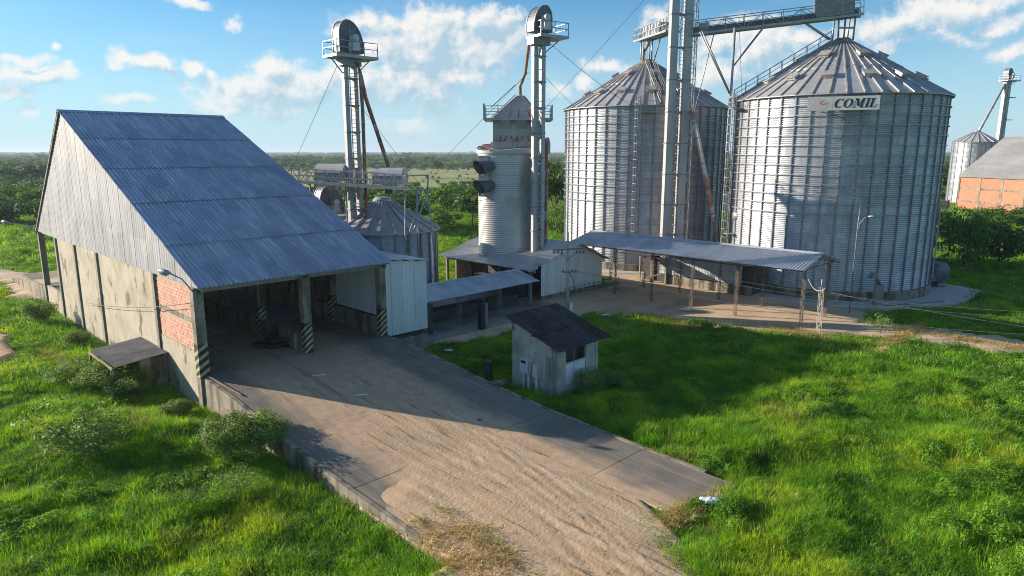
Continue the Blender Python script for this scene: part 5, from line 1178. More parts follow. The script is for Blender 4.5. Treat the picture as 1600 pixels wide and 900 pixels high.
wire('thin stay wire from the middle elevator head to the left', (1.5, 63, 20), (-22, 90, 0), .3, M_dwire, .022, 'stay_wire')
wire('thin stay wire from the middle elevator head to the big silo', (3.2, 63, 22.5), (14.0, 78, 17.6), .3, M_dwire, .022, 'stay_wire')
wire('lower stay wire from the middle elevator to the big silo', (3.0, 63, 19.5), (9.6, 77, 15.6), .2, M_dwire, .02, 'stay_wire')
wire('long stay wire slanting up to the tallest elevator left of the peak', (16, 71, 31), (-6, 90, 8), .3, M_dwire, .022, 'stay_wire')
wire('stay wire dropping from the long bridge in front of the clouds', (22, 70, 25.8), (27.5, 82, 12), .2, M_dwire, .02, 'stay_wire')
# lamp on a pole against the right silo
t = root('street_lamp', 'galvanised lamp pole with curved arm in front of the lettered silo', 'lamp', (27.8, 54.8, 0))
MB().tube([(0, 0, 0), (0, 0, 7.2), (.05, 0, 8.9)], [.05, .04, .025], 8).build('pole', M_dsteel, t, True)
MB().tube([(0, 0, 6.5), (.08, -.1, 7.4), (.35, -.3, 7.9), (.6, -.5, 8.0)], .025, 6).build('arm', M_dsteel, t, True)
MB().tube([(.5, -.45, 8.0), (.75, -.6, 8.02), (1.0, -.8, 7.95)], [.05, .10, .04], 8).build('lamp_head', M_steel, t, True)
# lattice stub with a cable
t = root('lattice_pole', 'short leaning lattice pole at the edge of the grass near the canopy end', 'pole', (22.4, 48.3, 0)); t.rotation_euler = (R(-3), R(5), R(45))
lattice_post(t, 0, 0, 0, 3.4, .13, M_pole, 'lattice_frame'); MB().tube([(0, 0, 3.4), (.05, 0, 4.1)], .05, 6).build('pole_tip', M_steel, t, True)
wire('pale slack cable from the canopy end to the short lattice pole', UV(38.2, -15.4, 4.3), (22.6, 48.3, 3.4), .7, M_plastic, .025)
# concrete post with a bent spout
t = root('concrete_post', 'dark concrete post with bent iron top in front of the lettered silo', 'post', (31.4, 57.3, 0))
MB().box(-.33, .33, -.25, .25, 0, 1.9).build('stump', M_post, t); MB().tube([(0, 0, 1.9), (-.15, 0, 2.4), (-.7, 0, 2.75), (-1.0, 0, 2.6)], [.14, .12, .1, .12], 8).build('bent_pipe', M_dsteel, t, True)
MB().box(-.8, -.3, -.15, .15, 2.45, 2.95).build('valve', M_dsteel, t)
mb = MB().tube([(31.8, 56.9, .16), (38.0, 58.7, .16)], .06, 6); tag(mb.build('pipe', M_dsteel, None, True), 'thin dark pipe lying along the foot of the lettered silo', 'pipe')
# black box on a post in the dark yard
t = root('control_pedestal', 'black control pedestal standing on the dark yard concrete', 'pedestal', (-2.2, 49.5, .05), A45)
MB().box(-.28, .1, -.22, .22, 0, 2.0).build('cabinet', M_black, t); MB().box(.12, .38, -.18, .18, 0, 1.9).build('side_post', M_dsteel, t); MB().box(-.1, .2, -.1, .1, 2.0, 2.3).build('cap', M_black, t)
t = root('stump_post', 'dark stubby post in the shade beside the ramp edge and the hut', 'post', (-1.35, 37.6, -.1)); MB().tube([(0, 0, -.2), (0, 0, 1.25)], [.26, .23], 10).build('shaft', M_black, t, True); MB().tube([(0, 0, 1.25), (0, 0, 1.31)], .26, 10).build('cap', M_black, t, True)
MB_ = MB().box(-.5, .5, -.3, .3, 0, .25); o = MB_.build('concrete_block', M_conc2, None, loc=(-.75, 37.0, -.02), rot=(0, 0, .4)); tag(o, 'flat concrete block lying by the hut wall in the shade', 'block')
# railing and cart by the drier house gable
t = root('railing', 'low dark steel railing along the white gable of the drier house', 'railing', UV(33.5, 4.0), A45)
rl = MB()
for i in range(9): rl.box(i * .7 - .025, i * .7 + .025, -.025, .025, 0, .95)
for z in (.45, .92): rl.box(0, 5.6, -.025, .025, z, z + .05)
rl.build('bars', M_dsteel, t)
t = root('hand_cart', 'small dark hand cart parked at the corner of the drier house', 'cart', (9.6, 64.4, .03), R(10))
MB().box(-.7, .7, -.4, .4, .75, .85).build('bed', M_dsteel, t)
for x in (-.55, .55):
    for y in (-.35, .35): MB().beam((x, y, 0.02), (x * .9, y, .75), .07).build('leg', M_dsteel, t)
MB().beam((.7, .3, .85), (.8, .3, 1.3), .06).build('handle', M_dsteel, t); MB().beam((-.9, 0, .05), (.9, 0, .05), .08).build('axle', M_dsteel, t)

# litter
def bag(label, loc, s, seed):
    r_ = np.random.default_rng(seed); mb = MB(); n, m_ = 12, 7
    for j in range(m_ + 1):
        ph = math.pi * j / m_
        for i in range(n):
            a = 2 * math.pi * i / n; k = 1 + r_.uniform(-.28, .28); mb.v.append((s[0] * k * math.sin(ph) * math.cos(a), s[1] * k * math.sin(ph) * math.sin(a), s[2] * (.9 + .9 * math.cos(ph) * k)))
    for j in range(m_):
        for i in range(n): mb.f.append((j * n + i, j * n + (i + 1) % n, (j + 1) * n + (i + 1) % n, (j + 1) * n + i))
    o = mb.build('plastic_bag', M_plastic, None, False, loc); tag(o, label, 'bag', 'litter')
bag('crumpled white plastic bag in the grass at the right foot of the ramp', (7.4, 23.35, .22), (.42, .2, .12), 1)
bag('white plastic sack lying on the yard under the long canopy', (14.6, 55.5, .05), (.6, .3, .14), 2)
bag('white plastic scrap on the grass edge near the power pole', (7.6, 53.5, .1), (.4, .15, .06), 3)
bag('white plastic scrap in the shade beside the ramp', (-4.2, 43.6, .1), (.3, .15, .05), 4)
bag('white plastic scrap among the shrubs below the lean-to', UV(-2.2, 4.2, .45), (.35, .3, .2), 6)

def stick(label, a, b, w, m, cat='stick', name='stick'):
    o = MB().beam(Vector(a), Vector(b), w, w * .5).build(name, m); tag(o, label, cat)
stick('white lath lying on the shaded ramp nearer the shed', UV(4.5, -3.3, 1.37), UV(5.1, -3.6, 1.36), .07, M_plastic)
stick('white lath lying on the shaded ramp close to the shadow edge', UV(4.9, -6.7, 1.06), UV(5.5, -7.0, 1.03), .07, M_plastic)
stick('grey stick leaning over the top of the ramp wall by the shed corner', UV(.15, -.55, 1.72), UV(.5, -3.6, 1.42), .07, M_wood)
o = MB().lathe([(.01, .08), (.07, .06), (.12, .01), (.1, -.04)], 7).build('dirt_clod', M_bark, None, False, UV(8.0, -12.6, float(rampz(-12.6)) + .01), (.1, .2, .4)); tag(o, 'small dark clod of earth at the shadow edge on the ramp', 'clod')

# ================================================================== FAR BUILDINGS
def build_warehouse():
    p = Vector((105.0, 162.0, 0)); q = Vector((112.1, 108, 0)); yaw = math.atan2((q - p).y, (q - p).x)
    T = root('brick_warehouse', 'far red brick warehouse with grey sloping roof at the right edge', 'warehouse', p, yaw); Lw = (q - p).length; zt = 7.6
    MB().box(0, Lw, .12, .4, -.5, zt).build('wall', M_mortar, T)
    bays = 9; bw = Lw / bays
    for i in range(bays + 1): MB().box(i * bw - .3, i * bw + .3, -.02, .45, -.5, zt).build('pillar', M_conc2, T)
    for z in (1.7, 4.6, 7.3): MB().box(0.3, Lw - .3, .0, .44, z, z + .42).build('tie_beam', M_conc2, T)
    for i in range(bays):
        for za, zb in ((-.3, 1.7), (2.12, 4.6), (5.02, 7.3)): MB().box(i * bw + .3, (i + 1) * bw - .3, .05, .3, za, zb).build('brick_panel', M_lambs, T)
    MB().extr([(.4, 0), (21, 0), (21, 7.4), (10.5, 16.2), (.4, zt)], 'x', 0.0, .25).build('gable_wall', M_mortar, T)
    for i in range(12):
        me = corr((Lw + .6) / 12, 14.2, .6, .10, M_grey); put('roof_sheet', me, T, (-.4 + i * (Lw + .6) / 12, 10.5, 16.5), (math.atan2(16.5 - zt - .1, 10.5), 0, 0)); put('roof_sheet', me, T, (-.4 + (i + 1) * (Lw + .6) / 12, 10.5, 16.5), (math.atan2(16.5 - zt - .1, 10.5), 0, math.pi))
    # pale lean wall at the left foot
    w = root('garden_wall', 'low tan boundary wall left of the far brick warehouse', 'wall', (84, 152, 0), R(-6)); MB().box(0, 12, 0, .3, 0, 2.6).build('panel', M_lwall, w)
    for i in range(5): MB().box(i * 3 - .15, i * 3 + .15, -.05, .35, 0, 2.75).build('pier', M_conc2, w)
M_lwall = mat('tan_wall', (.45, .33, .22), (.50, .40, .28), rough=.9, scale=.5)
build_warehouse()
build_silo('far small silo with cone roof behind the brick warehouse', 117.0, 176, 5.0, .6, 15.4, 18.0, 20, 12, 0, (), vents=False, name='far_silo', stiff_w=.3, corrs=4)
E4 = build_elevator('bucket_elevator', 'far slender elevator beyond the brick warehouse on the right', (124.3, 178, 0), R(20), 30.6, tw=.8, td=.8, gap=.3, plat=(-1.6, 3.0, -1.2, 1.2), head=(1.0, 2.6, 1.2), cage=False, band=5)
for z in (21, 26.5): MB().box(.5, 2.8, -.8, .8, z, z + .15).build('rest_platform', M_white, E4); 
pipe('spout_pipe', 'far pale spout slanting from the distant elevator to the small silo', [(123.4, 177.6, 29.8), (118.0, 176.3, 19.2), (117.2, 176, 18.0)], .32, M_white)
# buildings glimpsed between the silos
t = root('far_house', 'tan far house seen in the gap between the two big silos', 'house', (71.5, 222, 0), .1)
MB().box(-6, 6, 0, 8, 0, 9).build('wall', M_lwall, t); MB().box(-6.4, 6.4, -.4, 8.4, 9, 9.4).build('roof', M_conc2, t)
for x in (-4, -1, 2):
    for z in (2, 5.6): w_ = MB().box(x, x + 1.6, -.08, .0, z, z + 1.6).build('window', M_dark, t)
t = root('far_shed', 'whitish low far shed in the gap between the two big silos', 'shed', (47.5, 150, 0), .05)
MB().box(-4, 4, 0, 6, 0, 3.2).build('wall', M_clad2, t); MB().extr([(-.4, 3.1), (3, 4.4), (6.4, 3.1), (3, 4.25)], 'x', -4.3, 4.3).build('roof', M_grey, t)

# ================================================================== VEGETATION
def leaf_cloud(centres, radii, per, size, seed, flat=.8, aspect=.55, shell=.55):
    """diamond leaves spread through a set of clumps -> verts, faces"""
    r_ = np.random.default_rng(seed); Vs = []
    for c, rad in zip(centres, radii):
        n = int(per * (rad[0] * rad[1]) / (radii[0][0] * radii[0][1]) + 8) if isinstance(rad, tuple) else per
        d = r_.normal(size=(n, 3)); d /= np.linalg.norm(d, axis=1)[:, None]
        k = (shell + (1 - shell) * r_.random(n)) ** 1.0; k = np.where(r_.random(n) < .12, k * 1.15, k)
        p = np.array(c) + d * k[:, None] * np.array(rad)
        nrm = d * .95 + r_.normal(size=(n, 3)) * .38 + np.array([0, 0, .25]); nrm /= np.linalg.norm(nrm, axis=1)[:, None]
        t = np.cross(nrm, r_.normal(size=(n, 3))); t /= np.linalg.norm(t, axis=1)[:, None]; b = np.cross(nrm, t)
        s = size * r_.uniform(.6, 1.35, n)[:, None]
        Vs.append(np.stack([p - t * s * .5, p + b * s * aspect * .5, p + t * s * .5 - nrm * s * .12, p - b * s * aspect * .5], 1).reshape(-1, 3))
    V = np.concatenate(Vs); n = len(V) // 4; F = np.arange(n * 4).reshape(n, 4); return V, F
def leaf_mesh(name, V, F, m):
    me = bpy.data.meshes.new(name); me.vertices.add(len(V)); me.vertices.foreach_set('co', V.astype(np.float32).ravel())
    me.loops.add(F.size); me.loops.foreach_set('vertex_index', F.astype(np.int32).ravel()); me.polygons.add(len(F)); me.polygons.foreach_set('loop_start', np.arange(0, F.size, 4, dtype=np.int32)); me.polygons.foreach_set('loop_total', np.full(len(F), 4, np.int32))
    me.update(); me.validate(); me.materials.append(m); return me
def make_tree(h, w, seed, m, nclump=26, per=90, leaf=.42, trunk_h=.35, flat=.55, trunk_r=.16, low=False):
    """returns (trunk mesh, crown mesh); unit tree of height h and crown width w"""
    r_ = random.Random(seed); cs = []; rs = []; tb = MB()
    tip = [(0, 0, -.3), (r_.uniform(-.1, .1) * w, r_.uniform(-.1, .1) * w, h * trunk_h), (r_.uniform(-.15, .15) * w, r_.uniform(-.15, .15) * w, h * .75)]
    tb.tube(tip, [trunk_r * 1.3, trunk_r, trunk_r * .35], 7)
    zc = h * (.5 + trunk_h * .42); hz = h - zc
    for i in range(nclump):
        a = i * 2.4 + r_.uniform(-.5, .5); k = math.sqrt((i + .5) / nclump); rr = w * .5 * k * .82
        zz = zc + hz * .75 * math.sqrt(max(0, 1 - k * k)) * r_.uniform(-.75 if not low else -1.1, 1.0)
        if low: zz = max(zz, .12 * h)
        sz = w * r_.uniform(.13, .22) * (1.0 if nclump < 34 else .85)
        cs.append((rr * math.cos(a), rr * math.sin(a), zz)); rs.append((sz, sz, sz * flat * r_.uniform(.8, 1.2)))
        if i % 3 == 0:
            m_ = Vector(tip[1]).lerp(Vector(cs[-1]), .5) + Vector((0, 0, -.04 * h)); tb.tube([Vector(tip[1]).lerp(Vector(tip[2]), r_.uniform(-.4, .7)), m_, cs[-1]], [trunk_r * .5, trunk_r * .32, trunk_r * .1], 5)
    V, F = leaf_cloud(cs, rs, per, leaf, seed)
    tm = tb.mesh('trunk', True); tm.materials.append(M_bark); return tm, leaf_mesh('crown', V, F, m)
PROTO = {
 'round': [make_tree(8, 8, s, L_tree, 30, 110, .50) for s in (1, 2, 3)],
 'bright': [make_tree(6, 8, s, L_tree2, 30, 110, .45, .2, .6, low=True) for s in (4, 5)],
 'acacia': [make_tree(7.5, 11, s, L_tree, 26, 120, .45, .5, .32) for s in (6, 7)],
 'bush': [make_tree(4, 6.5, s, L_tree, 26, 110, .36, .12, .65, .10, True) for s in (8, 9, 10)],
 'shrub': [make_tree(2.1, 2.6, s, L_shrub, 30, 170, .10, .15, .85, .035, True) for s in (12, 13, 14)],
 'sapling': [make_tree(2.6, 2.4, s, L_shrub, 12, 40, .12, .25, .7, .025, True) for s in (15, 16)],
}
def plant(name, label, cat, kind, loc, sx, sz, rz, var=0, group=None):
    T = root(name, label, cat, loc, rz, group); tm, cm = PROTO[kind][var % len(PROTO[kind])]
    for nm, me in (('trunk', tm), ('crown', cm)): o = put(nm, me, T); o.scale = (sx, sx, sz)
    return T
def gz(x, y): return float(gheight(np.array([float(x)]), np.array([float(y)]))[0])
G_L = 'trees left of the truck shed'; G_M = 'trees beyond the yard'; G_R = 'trees right of the lettered silo'
for (nm, lb, kd, x, y, sx, sz, v, g) in [
 ('acacia_tree', 'flat-topped dark tree with thin trunk nearest the shed ridge on the left', 'acacia', -196, 277, 1.35, 1.2, 0, G_L), ('acacia_tree', 'second flat-topped tree further from the left picture edge', 'acacia', -184, 268, 1.25, 1.25, 1, G_L),
 ('dark_tree', 'dark rounded tree cut by the left picture edge below the horizon', 'round', -214, 285, 1.2, 1.0, 0, G_L),
 ('broad_bush', 'broad dark green bush in the upper row at the left edge', 'bush', -133, 176, 2.1, 1.45, 0, G_L), ('broad_bush', 'broad dark green bush in the upper row nearest the shed', 'bush', -118, 172, 2.0, 1.4, 1, G_L),
 ('broad_bush', 'bright bush between the two bush rows on the left', 'bright', -112, 152, 1.5, 1.1, 0, G_L), ('broad_bush', 'bright low bush beside the shed verge in the bush rows', 'bright', -101, 150, 1.3, 1.0, 1, G_L),
 ('broad_bush', 'dark bush at the left edge above the green clearing', 'bush', -98, 131, 1.7, 1.35, 2, G_L), ('broad_bush', 'dark bush above the green clearing nearest the shed', 'bush', -87, 128, 1.6, 1.3, 0, G_L), ('broad_bush', 'dark bush in the middle above the green clearing', 'bush', -93, 126, 1.3, 1.2, 1, G_L),
 ('dark_tree', 'dark rounded tree right of the small silo frame', 'round', -16.5, 108, .95, .82, 1, G_M), ('dark_tree', 'dark tree close behind the small silo roof', 'round', -20, 116, 1.2, .85, 2, G_M), ('dark_tree', 'tree behind the truss catwalk beside the left elevator', 'round', -30, 122, 1.25, .85, 0, G_M),
 ('bright_tree', 'bright green tree standing over the little lawn', 'bright', -13.5, 140, 1.3, 1.25, 0, G_M), ('bright_tree', 'bright green tree against the drier tower edge', 'bright', -5.5, 138, 1.25, 1.2, 1, G_M), ('dark_tree', 'grey-green tree at the lawn beside the drier tower', 'round', -7.0, 122, .85, .72, 2, G_M), ('broad_bush', 'low bush at the back of the little lawn', 'bush', -11.5, 122, .95, .75, 1, G_M),
 ('lone_tree', 'lone small tree on the dry pasture', 'round', -46, 421, 1.1, 1.1, 1, G_M),
 ('tall_tree', 'tall dark tree in the gap between drier tower and big silo', 'round', 7.6, 112, 1.1, 1.42, 0, G_M), ('tall_tree', 'tall tree behind the gap between drier tower and big silo', 'round', 5.0, 128, 1.3, 1.5, 2, G_M), ('broad_bush', 'lower bush at the foot of the gap by the big silo', 'bright', 8.2, 100, .85, 1.0, 0, G_M),
 ('broad_bush', 'large dark bushy tree right of the lettered silo in its shadow', 'bush', 52.0, 77.5, 1.15, 1.75, 1, G_R), ('broad_bush', 'dark bush overlapping the right edge of the lettered silo', 'bush', 47.0, 80, .8, 1.3, 0, G_R), ('broad_bush', 'spreading bush on the right of the shaded group', 'bush', 57.5, 79.5, 1.15, 1.25, 2, G_R),
 ('bright_tree', 'sunlit bush below the far brick warehouse wall', 'bright', 78, 112, .95, .80, 0, G_R), ('bright_tree', 'sunlit bush at the right picture edge under the warehouse', 'bright', 86, 113, .95, .75, 1, G_R), ('bright_tree', 'sunlit bush just behind the shaded bushes', 'bright', 68, 104, .9, .85, 1, G_R),
 ('tall_tree', 'far rounded tree right behind the edge of the lettered silo', 'round', 128, 205, 1.2, 1.25, 2, G_R), ('tall_tree', 'far rounded tree left of the far small silo', 'round', 119, 190, 1.0, 1.05, 0, G_R), ('bright_tree', 'far bright tree above the tan boundary wall', 'bright', 103, 172, 1.0, 1.0, 0, G_R), ('dark_tree', 'far tree seen between the two big silos', 'round', 52, 175, 1.1, .8, 1, G_R)]:
    plant(nm, lb, 'tree' if 'tree' in nm else 'bush', kd, (x, y, 0), sx, sz, rnd.uniform(0, 6), v, g)
G_S = 'shrubs in the grass'
for (lb, kd, x, y, sx, sz, v) in [
 ('dense shrub leaning over the ramp retaining wall', 'shrub', -11.1, 28.0, 1.1, 1.15, 0), ('pale leafy shrub at the foot of the ramp retaining wall', 'shrub', -11.9, 27.2, 1.15, 1.05, 1),
 ('open branching bush in the left grass beside the bare patch', 'sapling', -18.7, 27.2, 1.7, 1.3, 0), ('leafy top of the bush in the left grass', 'shrub', -18.2, 27.5, 1.5, 1.0, 2),
 ('rounded shrub below the lean-to roof', 'shrub', -22.3, 35.9, 1.25, .85, 1), ('shrub in front of the lean-to nearest the camera', 'shrub', -20.9, 35.5, 1.05, .85, 0), ('shrub at the left corner of the lean-to', 'shrub', -24.9, 37.2, 1.25, .8, 2),
 ('low shrub by the shed corner above the ramp wall', 'shrub', -16.9, 32.6, .6, .40, 1), ('small tree beside the tall shed pillars', 'shrub', -36.6, 51.5, .95, 1.05, 0), ('weedy shrub at the foot of the plaster wall', 'shrub', -29.5, 44.8, .7, .6, 1),
 ('broad weedy shrub in the lower left grass', 'sapling', -12.0, 23.2, 1.0, .55, 0), ('weedy shrub in the lower left grass nearer the ramp', 'sapling', -10.3, 23.6, .9, .5, 1), ('weedy shrub in the lower left grass behind the broad one', 'sapling', -11.0, 24.7, .9, .55, 0),
 ('big-leaved plant in the shade against the hut front', 'shrub', 4.3, 36.0, .75, .8, 2), ('low leafy plant right of the hut front', 'shrub', 5.6, 36.9, .6, .55, 1),
 ('thin sapling at the edge of the dirt road', 'sapling', 25.8, 46.2, .9, .95, 1)]:
    plant('shrub', lb, 'shrub', kd, (x, y, gz(x, y) - .05), sx, sz, rnd.uniform(0, 6), v, G_S)

# ------------------------------------------------------------------ scatter with geometry nodes
def scatter_group(coll):
    ng = bpy.data.node_groups.new('scatter', 'GeometryNodeTree')
    ng.interface.new_socket('Geometry', in_out='INPUT', socket_type='NodeSocketGeometry'); ng.interface.new_socket('Geometry', in_out='OUTPUT', socket_type='NodeSocketGeometry')
    N = ng.nodes; L = ng.links; gi = N.new('NodeGroupInput'); go = N.new('NodeGroupOutput')
    ci = N.new('GeometryNodeCollectionInfo'); ci.inputs['Collection'].default_value = coll; ci.inputs['Separate Children'].default_value = True; ci.inputs['Reset Children'].default_value = True
    ip = N.new('GeometryNodeInstanceOnPoints'); ip.inputs['Pick Instance'].default_value = True
    def attr(nm, t):
        a = N.new('GeometryNodeInputNamedAttribute'); a.data_type = t; a.inputs['Name'].default_value = nm; return [o for o in a.outputs if o.enabled][0]
    L.new(gi.outputs[0], ip.inputs['Points']); L.new(ci.outputs[0], ip.inputs['Instance'])
    L.new(attr('idx', 'INT'), ip.inputs['Instance Index']); L.new(attr('scl', 'FLOAT_VECTOR'), ip.inputs['Scale'])
    e2r = N.new('FunctionNodeEulerToRotation'); L.new(attr('rot', 'FLOAT_VECTOR'), e2r.inputs[0]); L.new(e2r.outputs[0], ip.inputs['Rotation'])
    L.new(ip.outputs[0], go.inputs[0]); return ng
def scatter(name, pts, rot, scl, idx, protos, label, cat):
    coll = bpy.data.collections.new(name + '_kinds')
    for i, me in enumerate(protos): coll.objects.link(bpy.data.objects.new('%s_kind_%02d' % (name, i), me))
    me = bpy.data.meshes.new(name); n = len(pts); me.vertices.add(n); me.vertices.foreach_set('co', np.asarray(pts, np.float32).ravel())
    for nm, t, dt in (('rot', 'FLOAT_VECTOR', rot), ('scl', 'FLOAT_VECTOR', scl)): a = me.attributes.new(nm, t, 'POINT'); a.data.foreach_set('vector', np.asarray(dt, np.float32).ravel())
    a = me.attributes.new('idx', 'INT', 'POINT'); a.data.foreach_set('value', np.asarray(idx, np.int32))
    o = put(name, me); tag(o, label, cat, kind='stuff'); md = o.modifiers.new('scatter', 'NODES'); md.node_group = scatter_group(coll); return o
def grass_clump(seed, nb, h, spread, width, m, lean=.5, bend=.5):
    r_ = np.random.default_rng(seed); V = []; F = []
    for i in range(nb):
        a = r_.uniform(0, 6.28); rr = spread * math.sqrt(r_.random()); x, y = rr * math.cos(a), rr * math.sin(a)
        la = a + r_.normal() * .9; hh = h * r_.uniform(.55, 1.1); ln = lean * r_.uniform(.2, 1.1) * hh; w = width * r_.uniform(.7, 1.3)
        fx, fy = -math.sin(la + r_.uniform(-.8, .8)), math.cos(la + r_.uniform(-.8, .8))
        dx, dy = math.cos(la) * ln, math.sin(la) * ln; b = len(V)
        V += [(x - fx * w / 2, y - fy * w / 2, -.05), (x + fx * w / 2, y + fy * w / 2, -.05), (x + dx * .4 - fx * w * .42, y + dy * .4 - fy * w * .42, hh * .6), (x + dx * .4 + fx * w * .42, y + dy * .4 + fy * w * .42, hh * .6), (x + dx, y + dy, hh * (1 - bend * .25))]
        F += [(b, b + 1, b + 3, b + 2), (b + 2, b + 3, b + 4)]
    mb = MB(); mb.v = V; mb.f = F; me = mb.mesh('clump'); me.materials.append(m); return me
def in_view(x, y, mg):
    c, s = math.cos(R(11.24)), math.sin(R(11.24)); d = y * c + CAM_H * s; v = y * s - CAM_H * c
    return (d > 3) & (np.abs(x) < d * .75 * 1.0 + mg) & (v > -d * .425 - mg * .6)
def grass_points(x0, x1, y0, y1, dens, mg, seed, rmin=0, rmax=1e9):
    r_ = np.random.default_rng(seed); n = int((x1 - x0) * (y1 - y0) * dens); x = r_.uniform(x0, x1, n); y = r_.uniform(y0, y1, n)
    k = in_view(x, y, mg) & (np.hypot(x, y) >= rmin) & (np.hypot(x, y) < rmax); x, y = x[k], y[k]
    jx = x + .3 * nz(x, y, 1.5, 77) + r_.normal(size=len(x)) * .12; jy = y + .3 * nz(x, y, 1.5, 78) + r_.normal(size=len(x)) * .12
    bad = np.zeros(len(x), bool)
    for p in NO_GRASS: bad |= pip(jx, jy, p) | (pip(x, y, p) if p in (RAMP_POLY, SHED_POLY, HUT_POLY) else False)
    bad |= np.hypot(x - 31.5, y - 68.4) < 11.9; bad |= np.hypot(x - 15.8, y - 83.7) < 11.2
    k = ~bad; return x[k], y[k]
def do_grass():
    protos = [grass_clump(1, 38, .40, .25, .016, L_grass, .8), grass_clump(2, 38, .35, .27, .016, L_grass, 1.0), grass_clump(3, 34, .48, .23, .017, L_grass, .9), grass_clump(4, 32, .30, .28, .017, L_grass, 1.2)]
    V, F = leaf_cloud([(0, 0, .28), (.12, .1, .4), (-.12, .05, .36)], [(.26, .26, .2)] * 3, 70, .075, 31); protos.append(leaf_mesh('clump', V, F, L_weed))
    protos.append(grass_clump(5, 16, .62, .24, .014, L_stalk, .5)); protos.append(grass_clump(6, 30, .30, .32, .024, L_grass2, 1.2))
    r_ = np.random.default_rng(5)
    x, y = grass_points(-46, 46, 14, 62, 26, 3.0, 91, 0, 46); x2, y2 = grass_points(-80, 80, 30, 130, 4.2, 6, 92, 46, 100); x3, y3 = grass_points(-160, 160, 80, 200, .45, 6, 93, 100, 230)
    s1 = np.ones(len(x)); s2 = np.full(len(x2), 1.7); s3 = np.full(len(x3), 3.2)
    X = np.concatenate([x, x2, x3]); Y = np.concatenate([y, y2, y3]); S_ = np.concatenate([s1, s2, s3])
    hn = .5 + .5 * np.clip(nz(X, Y, .8, 51) * .8 + nz(X, Y, 2.0, 52) * .5, -1, 1)
    u = K45 * ((X - SO[0]) + (Y - SO[1])); v = K45 * (-(X - SO[0]) + (Y - SO[1]))
    hs = (.34 + 1.15 * hn) * r_.uniform(.75, 1.2, len(X))
    hs = np.where((u > 13) & (v > -6) & (u < 40), hs * .6, hs)
    n = len(X); Z = gheight(X, Y)
    wind = .18
    rot = np.stack([r_.normal(size=n) * .14 - .05, r_.normal(size=n) * .14 + wind, r_.uniform(0, 6.28, n)], 1)
    scl = np.stack([S_ * r_.uniform(.8, 1.25, n), S_ * r_.uniform(.8, 1.25, n), np.where(S_ > 1.2, S_ * .55, 1) * hs * 1.05], 1)
    wd = nz(X, Y, .45, 53) + .5 * nz(X, Y, 1.7, 54)
    idx = r_.integers(0, 4, n); idx = np.where((wd > .8) & (r_.random(n) < .5), 4, idx); q_ = r_.random(n); dn = nz(X, Y, .7, 57); idx = np.where((q_ < .02) | ((dn > .85) & (q_ < .2)), 5, idx); idx = np.where((q_ > .82) | ((dn < -.5) & (q_ > .5)), 6, idx)
    scatter('meadow_grass', np.stack([X, Y, Z], 1), rot, scl, idx, protos, 'tall lush green grass covering the ground round the plant', 'grass')
    # dry straw along the track, ramp end and yard border
    dp = [grass_clump(21, 26, .13, .30, .018, L_dry, 2.6), grass_clump(22, 22, .10, .34, .018, L_dry, 3.2), grass_clump(23, 14, .26, .26, .016, L_dry, 1.2)]
    px, py = [], []
    for (cu, cv, ru, rv_, nn) in ((9.3, -24.6, 2.2, 1.3, 420), (1.9, -20.4, 2.6, 3.2, 900), (7.8, -23.0, 1.0, 1.6, 200), (-.6, -22, .8, 3.5, 260), (33.0, -7.0, 1.2, 5.0, 500), (36.5, -15.5, 1.2, 3, 220), (41.5, -21.5, 5.5, .6, 420), (-3.4, 16, 1.0, 3.5, 340), (-6.5, 4.5, .8, 1.0, 110), (43.2, -25.0, 1.0, 6, 420), (10.6, -26.2, 1.0, .8, 120)):
        a = r_.normal(size=(nn, 2)) * .5; uu = cu + a[:, 0] * ru; vv = cv + a[:, 1] * rv_
        px.append(SO[0] + K45 * (uu - vv)); py.append(SO[1] + K45 * (uu + vv))
    X = np.concatenate(px); Y = np.concatenate(py); u = K45 * ((X - SO[0]) + (Y - SO[1])); v = K45 * (-(X - SO[0]) + (Y - SO[1]))
    k = ~((u > 1.9 + .4 * nz(u, v, 2, 4)) & (u < 11.4) & (v > -23.2) & (v < 0)); k &= ~((u > 0) & (u < 4) & (v > -16.2)); X, Y, u, v = X[k], Y[k], u[k], v[k]
    n = len(X); Z = np.where((u > -.2) & (u < 11.6) & (v < 1) & (v > -24), rampz(v) + .03, gheight(X, Y)); Z = np.maximum(Z, np.where((u > 30), .03, -1))
    scatter('dry_grass', np.stack([X, Y, Z], 1), np.stack([r_.normal(size=n) * .25, r_.normal(size=n) * .25, r_.uniform(0, 6.28, n)], 1), np.stack([r_.uniform(.7, 1.3, n), r_.uniform(.7, 1.3, n), r_.uniform(.3, .75, n)], 1), r_.integers(0, 3, n), dp, 'dry yellow straw and dead grass at the track and yard edges', 'dry grass')
do_grass()

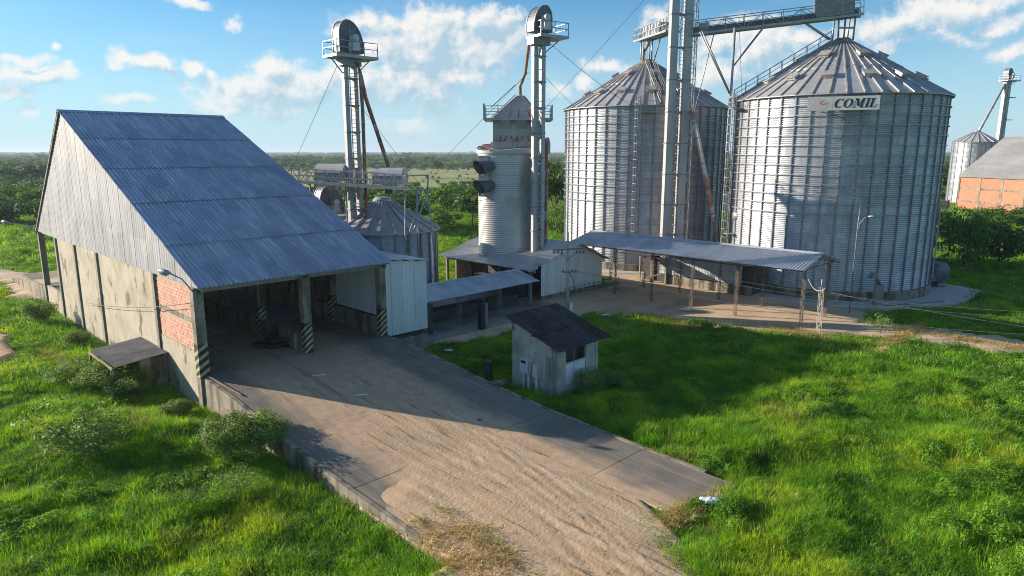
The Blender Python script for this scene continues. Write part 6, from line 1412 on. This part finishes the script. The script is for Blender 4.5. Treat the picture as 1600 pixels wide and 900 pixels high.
def do_forest():
    r_ = np.random.default_rng(8); protos = []
    for s in range(4):
        rr = random.Random(s + 40); cs = [(rr.uniform(-3, 3), rr.uniform(-3, 3), rr.uniform(3.0, 6.6)) for _ in range(12)] + [(rr.uniform(-3.6, 3.6), rr.uniform(-3.6, 3.6), 1.6) for _ in range(7)]
        V, F = leaf_cloud(cs, [(1.9, 1.9, 1.35)] * 19, 60, .85, s + 60); protos.append(leaf_mesh('forest_tree', V, F, L_far))
    # far-off wood: rings of ever larger spacing
    X, Y, S_ = [], [], []
    def band(r0, r1, n, a0=-.85, a1=.85, s=(.8, 1.35)):
        a = r_.uniform(a0, a1, n); d = np.sqrt(r_.uniform(r0 * r0, r1 * r1, n)); X.append(d * np.sin(a)); Y.append(d * np.cos(a)); S_.append(r_.uniform(*s, n))
    band(560, 900, 3000); band(900, 1700, 4200, s=(.9, 1.5)); band(1700, 3500, 5200, s=(1.0, 1.9)); band(3500, 7000, 4500, s=(1.6, 3.0))
    band(330, 560, 520, -.85, -.33, (.6, 1.25)); band(210, 330, 110, -.85, -.60, (.4, .8)); band(200, 420, 200, -.60, -.36, (.4, .9)); band(240, 560, 500, .22, .85, (.7, 1.15)); band(170, 300, 120, .42, .62, (.6, 1.0)); band(150, 205, 60, -.36, -.02, (.45, .75))
    band(215, 540, 170, -.36, .2, (.12, .34)); band(500, 575, 140, -.36, .25, (.4, .8)); band(185, 260, 90, -.3, .1, (.3, .6))
    X = np.concatenate(X); Y = np.concatenate(Y); S_ = np.concatenate(S_)
    clear = nz(X, Y, .006, 71) > .30; k = ~(clear & (np.hypot(X, Y) > 600) & (r_.random(len(X)) < .9))
    for poly in ([(-260, 900), (-150, 820), (-120, 1050), (-230, 1150)], [(-90, 700), (40, 690), (60, 1000), (-100, 1050)]): k &= ~pip(X, Y, poly)
    k &= ~((X > 88) & (X < 150) & (Y > 95) & (Y < 186)); k &= ~((np.abs(X - 71.5) < 9) & (Y > 140) & (Y < 232)); k &= ~((np.abs(X - 47.5) < 6) & (Y < 158))
    X, Y, S_ = X[k], Y[k], S_[k]; n = len(X); r = np.hypot(X, Y)
    S_ *= np.clip(.72 + .28 * nz(X, Y, .011, 72), .4, 1.05)
    # keep the canopy near the eye line: only a few emergent crowns stand above it
    top = np.where(r > 900, 14.5, 12.5); zs = np.minimum(S_, top / 7.6); em = r_.random(n) < .02; zs = np.where(em & (r > 600), zs * 1.35, zs)
    scatter('far_forest', np.stack([X, Y, np.zeros(n)], 1), np.stack([np.zeros(n), np.zeros(n), r_.uniform(0, 6.28, n)], 1), np.stack([S_ * 1.45, S_ * 1.45, zs], 1), r_.integers(0, 4, n), protos, 'far-off green forest belt along the horizon', 'forest')
do_forest()

# ------------------------------------------------------------------ haze over the plain
def do_haze():
    o = MB().box(-9000, 9000, -300, 9000, -1.6, 40).build('haze', None); o.data.materials.clear()
    M = bpy.data.materials.new('haze_air'); M.use_nodes = True; N = M.node_tree.nodes; N.clear(); v = N.new('ShaderNodeVolumePrincipled'); out = N.new('ShaderNodeOutputMaterial')
    v.inputs['Color'].default_value = (.72, .84, 1.0, 1); v.inputs['Density'].default_value = HAZE; v.inputs['Anisotropy'].default_value = .2
    M.node_tree.links.new(v.outputs[0], out.inputs['Volume']); o.data.materials.append(M); tag(o, 'thin bluish haze hanging over the plain', 'haze', kind='stuff')
HAZE = 0.00018
if HAZE: do_haze()
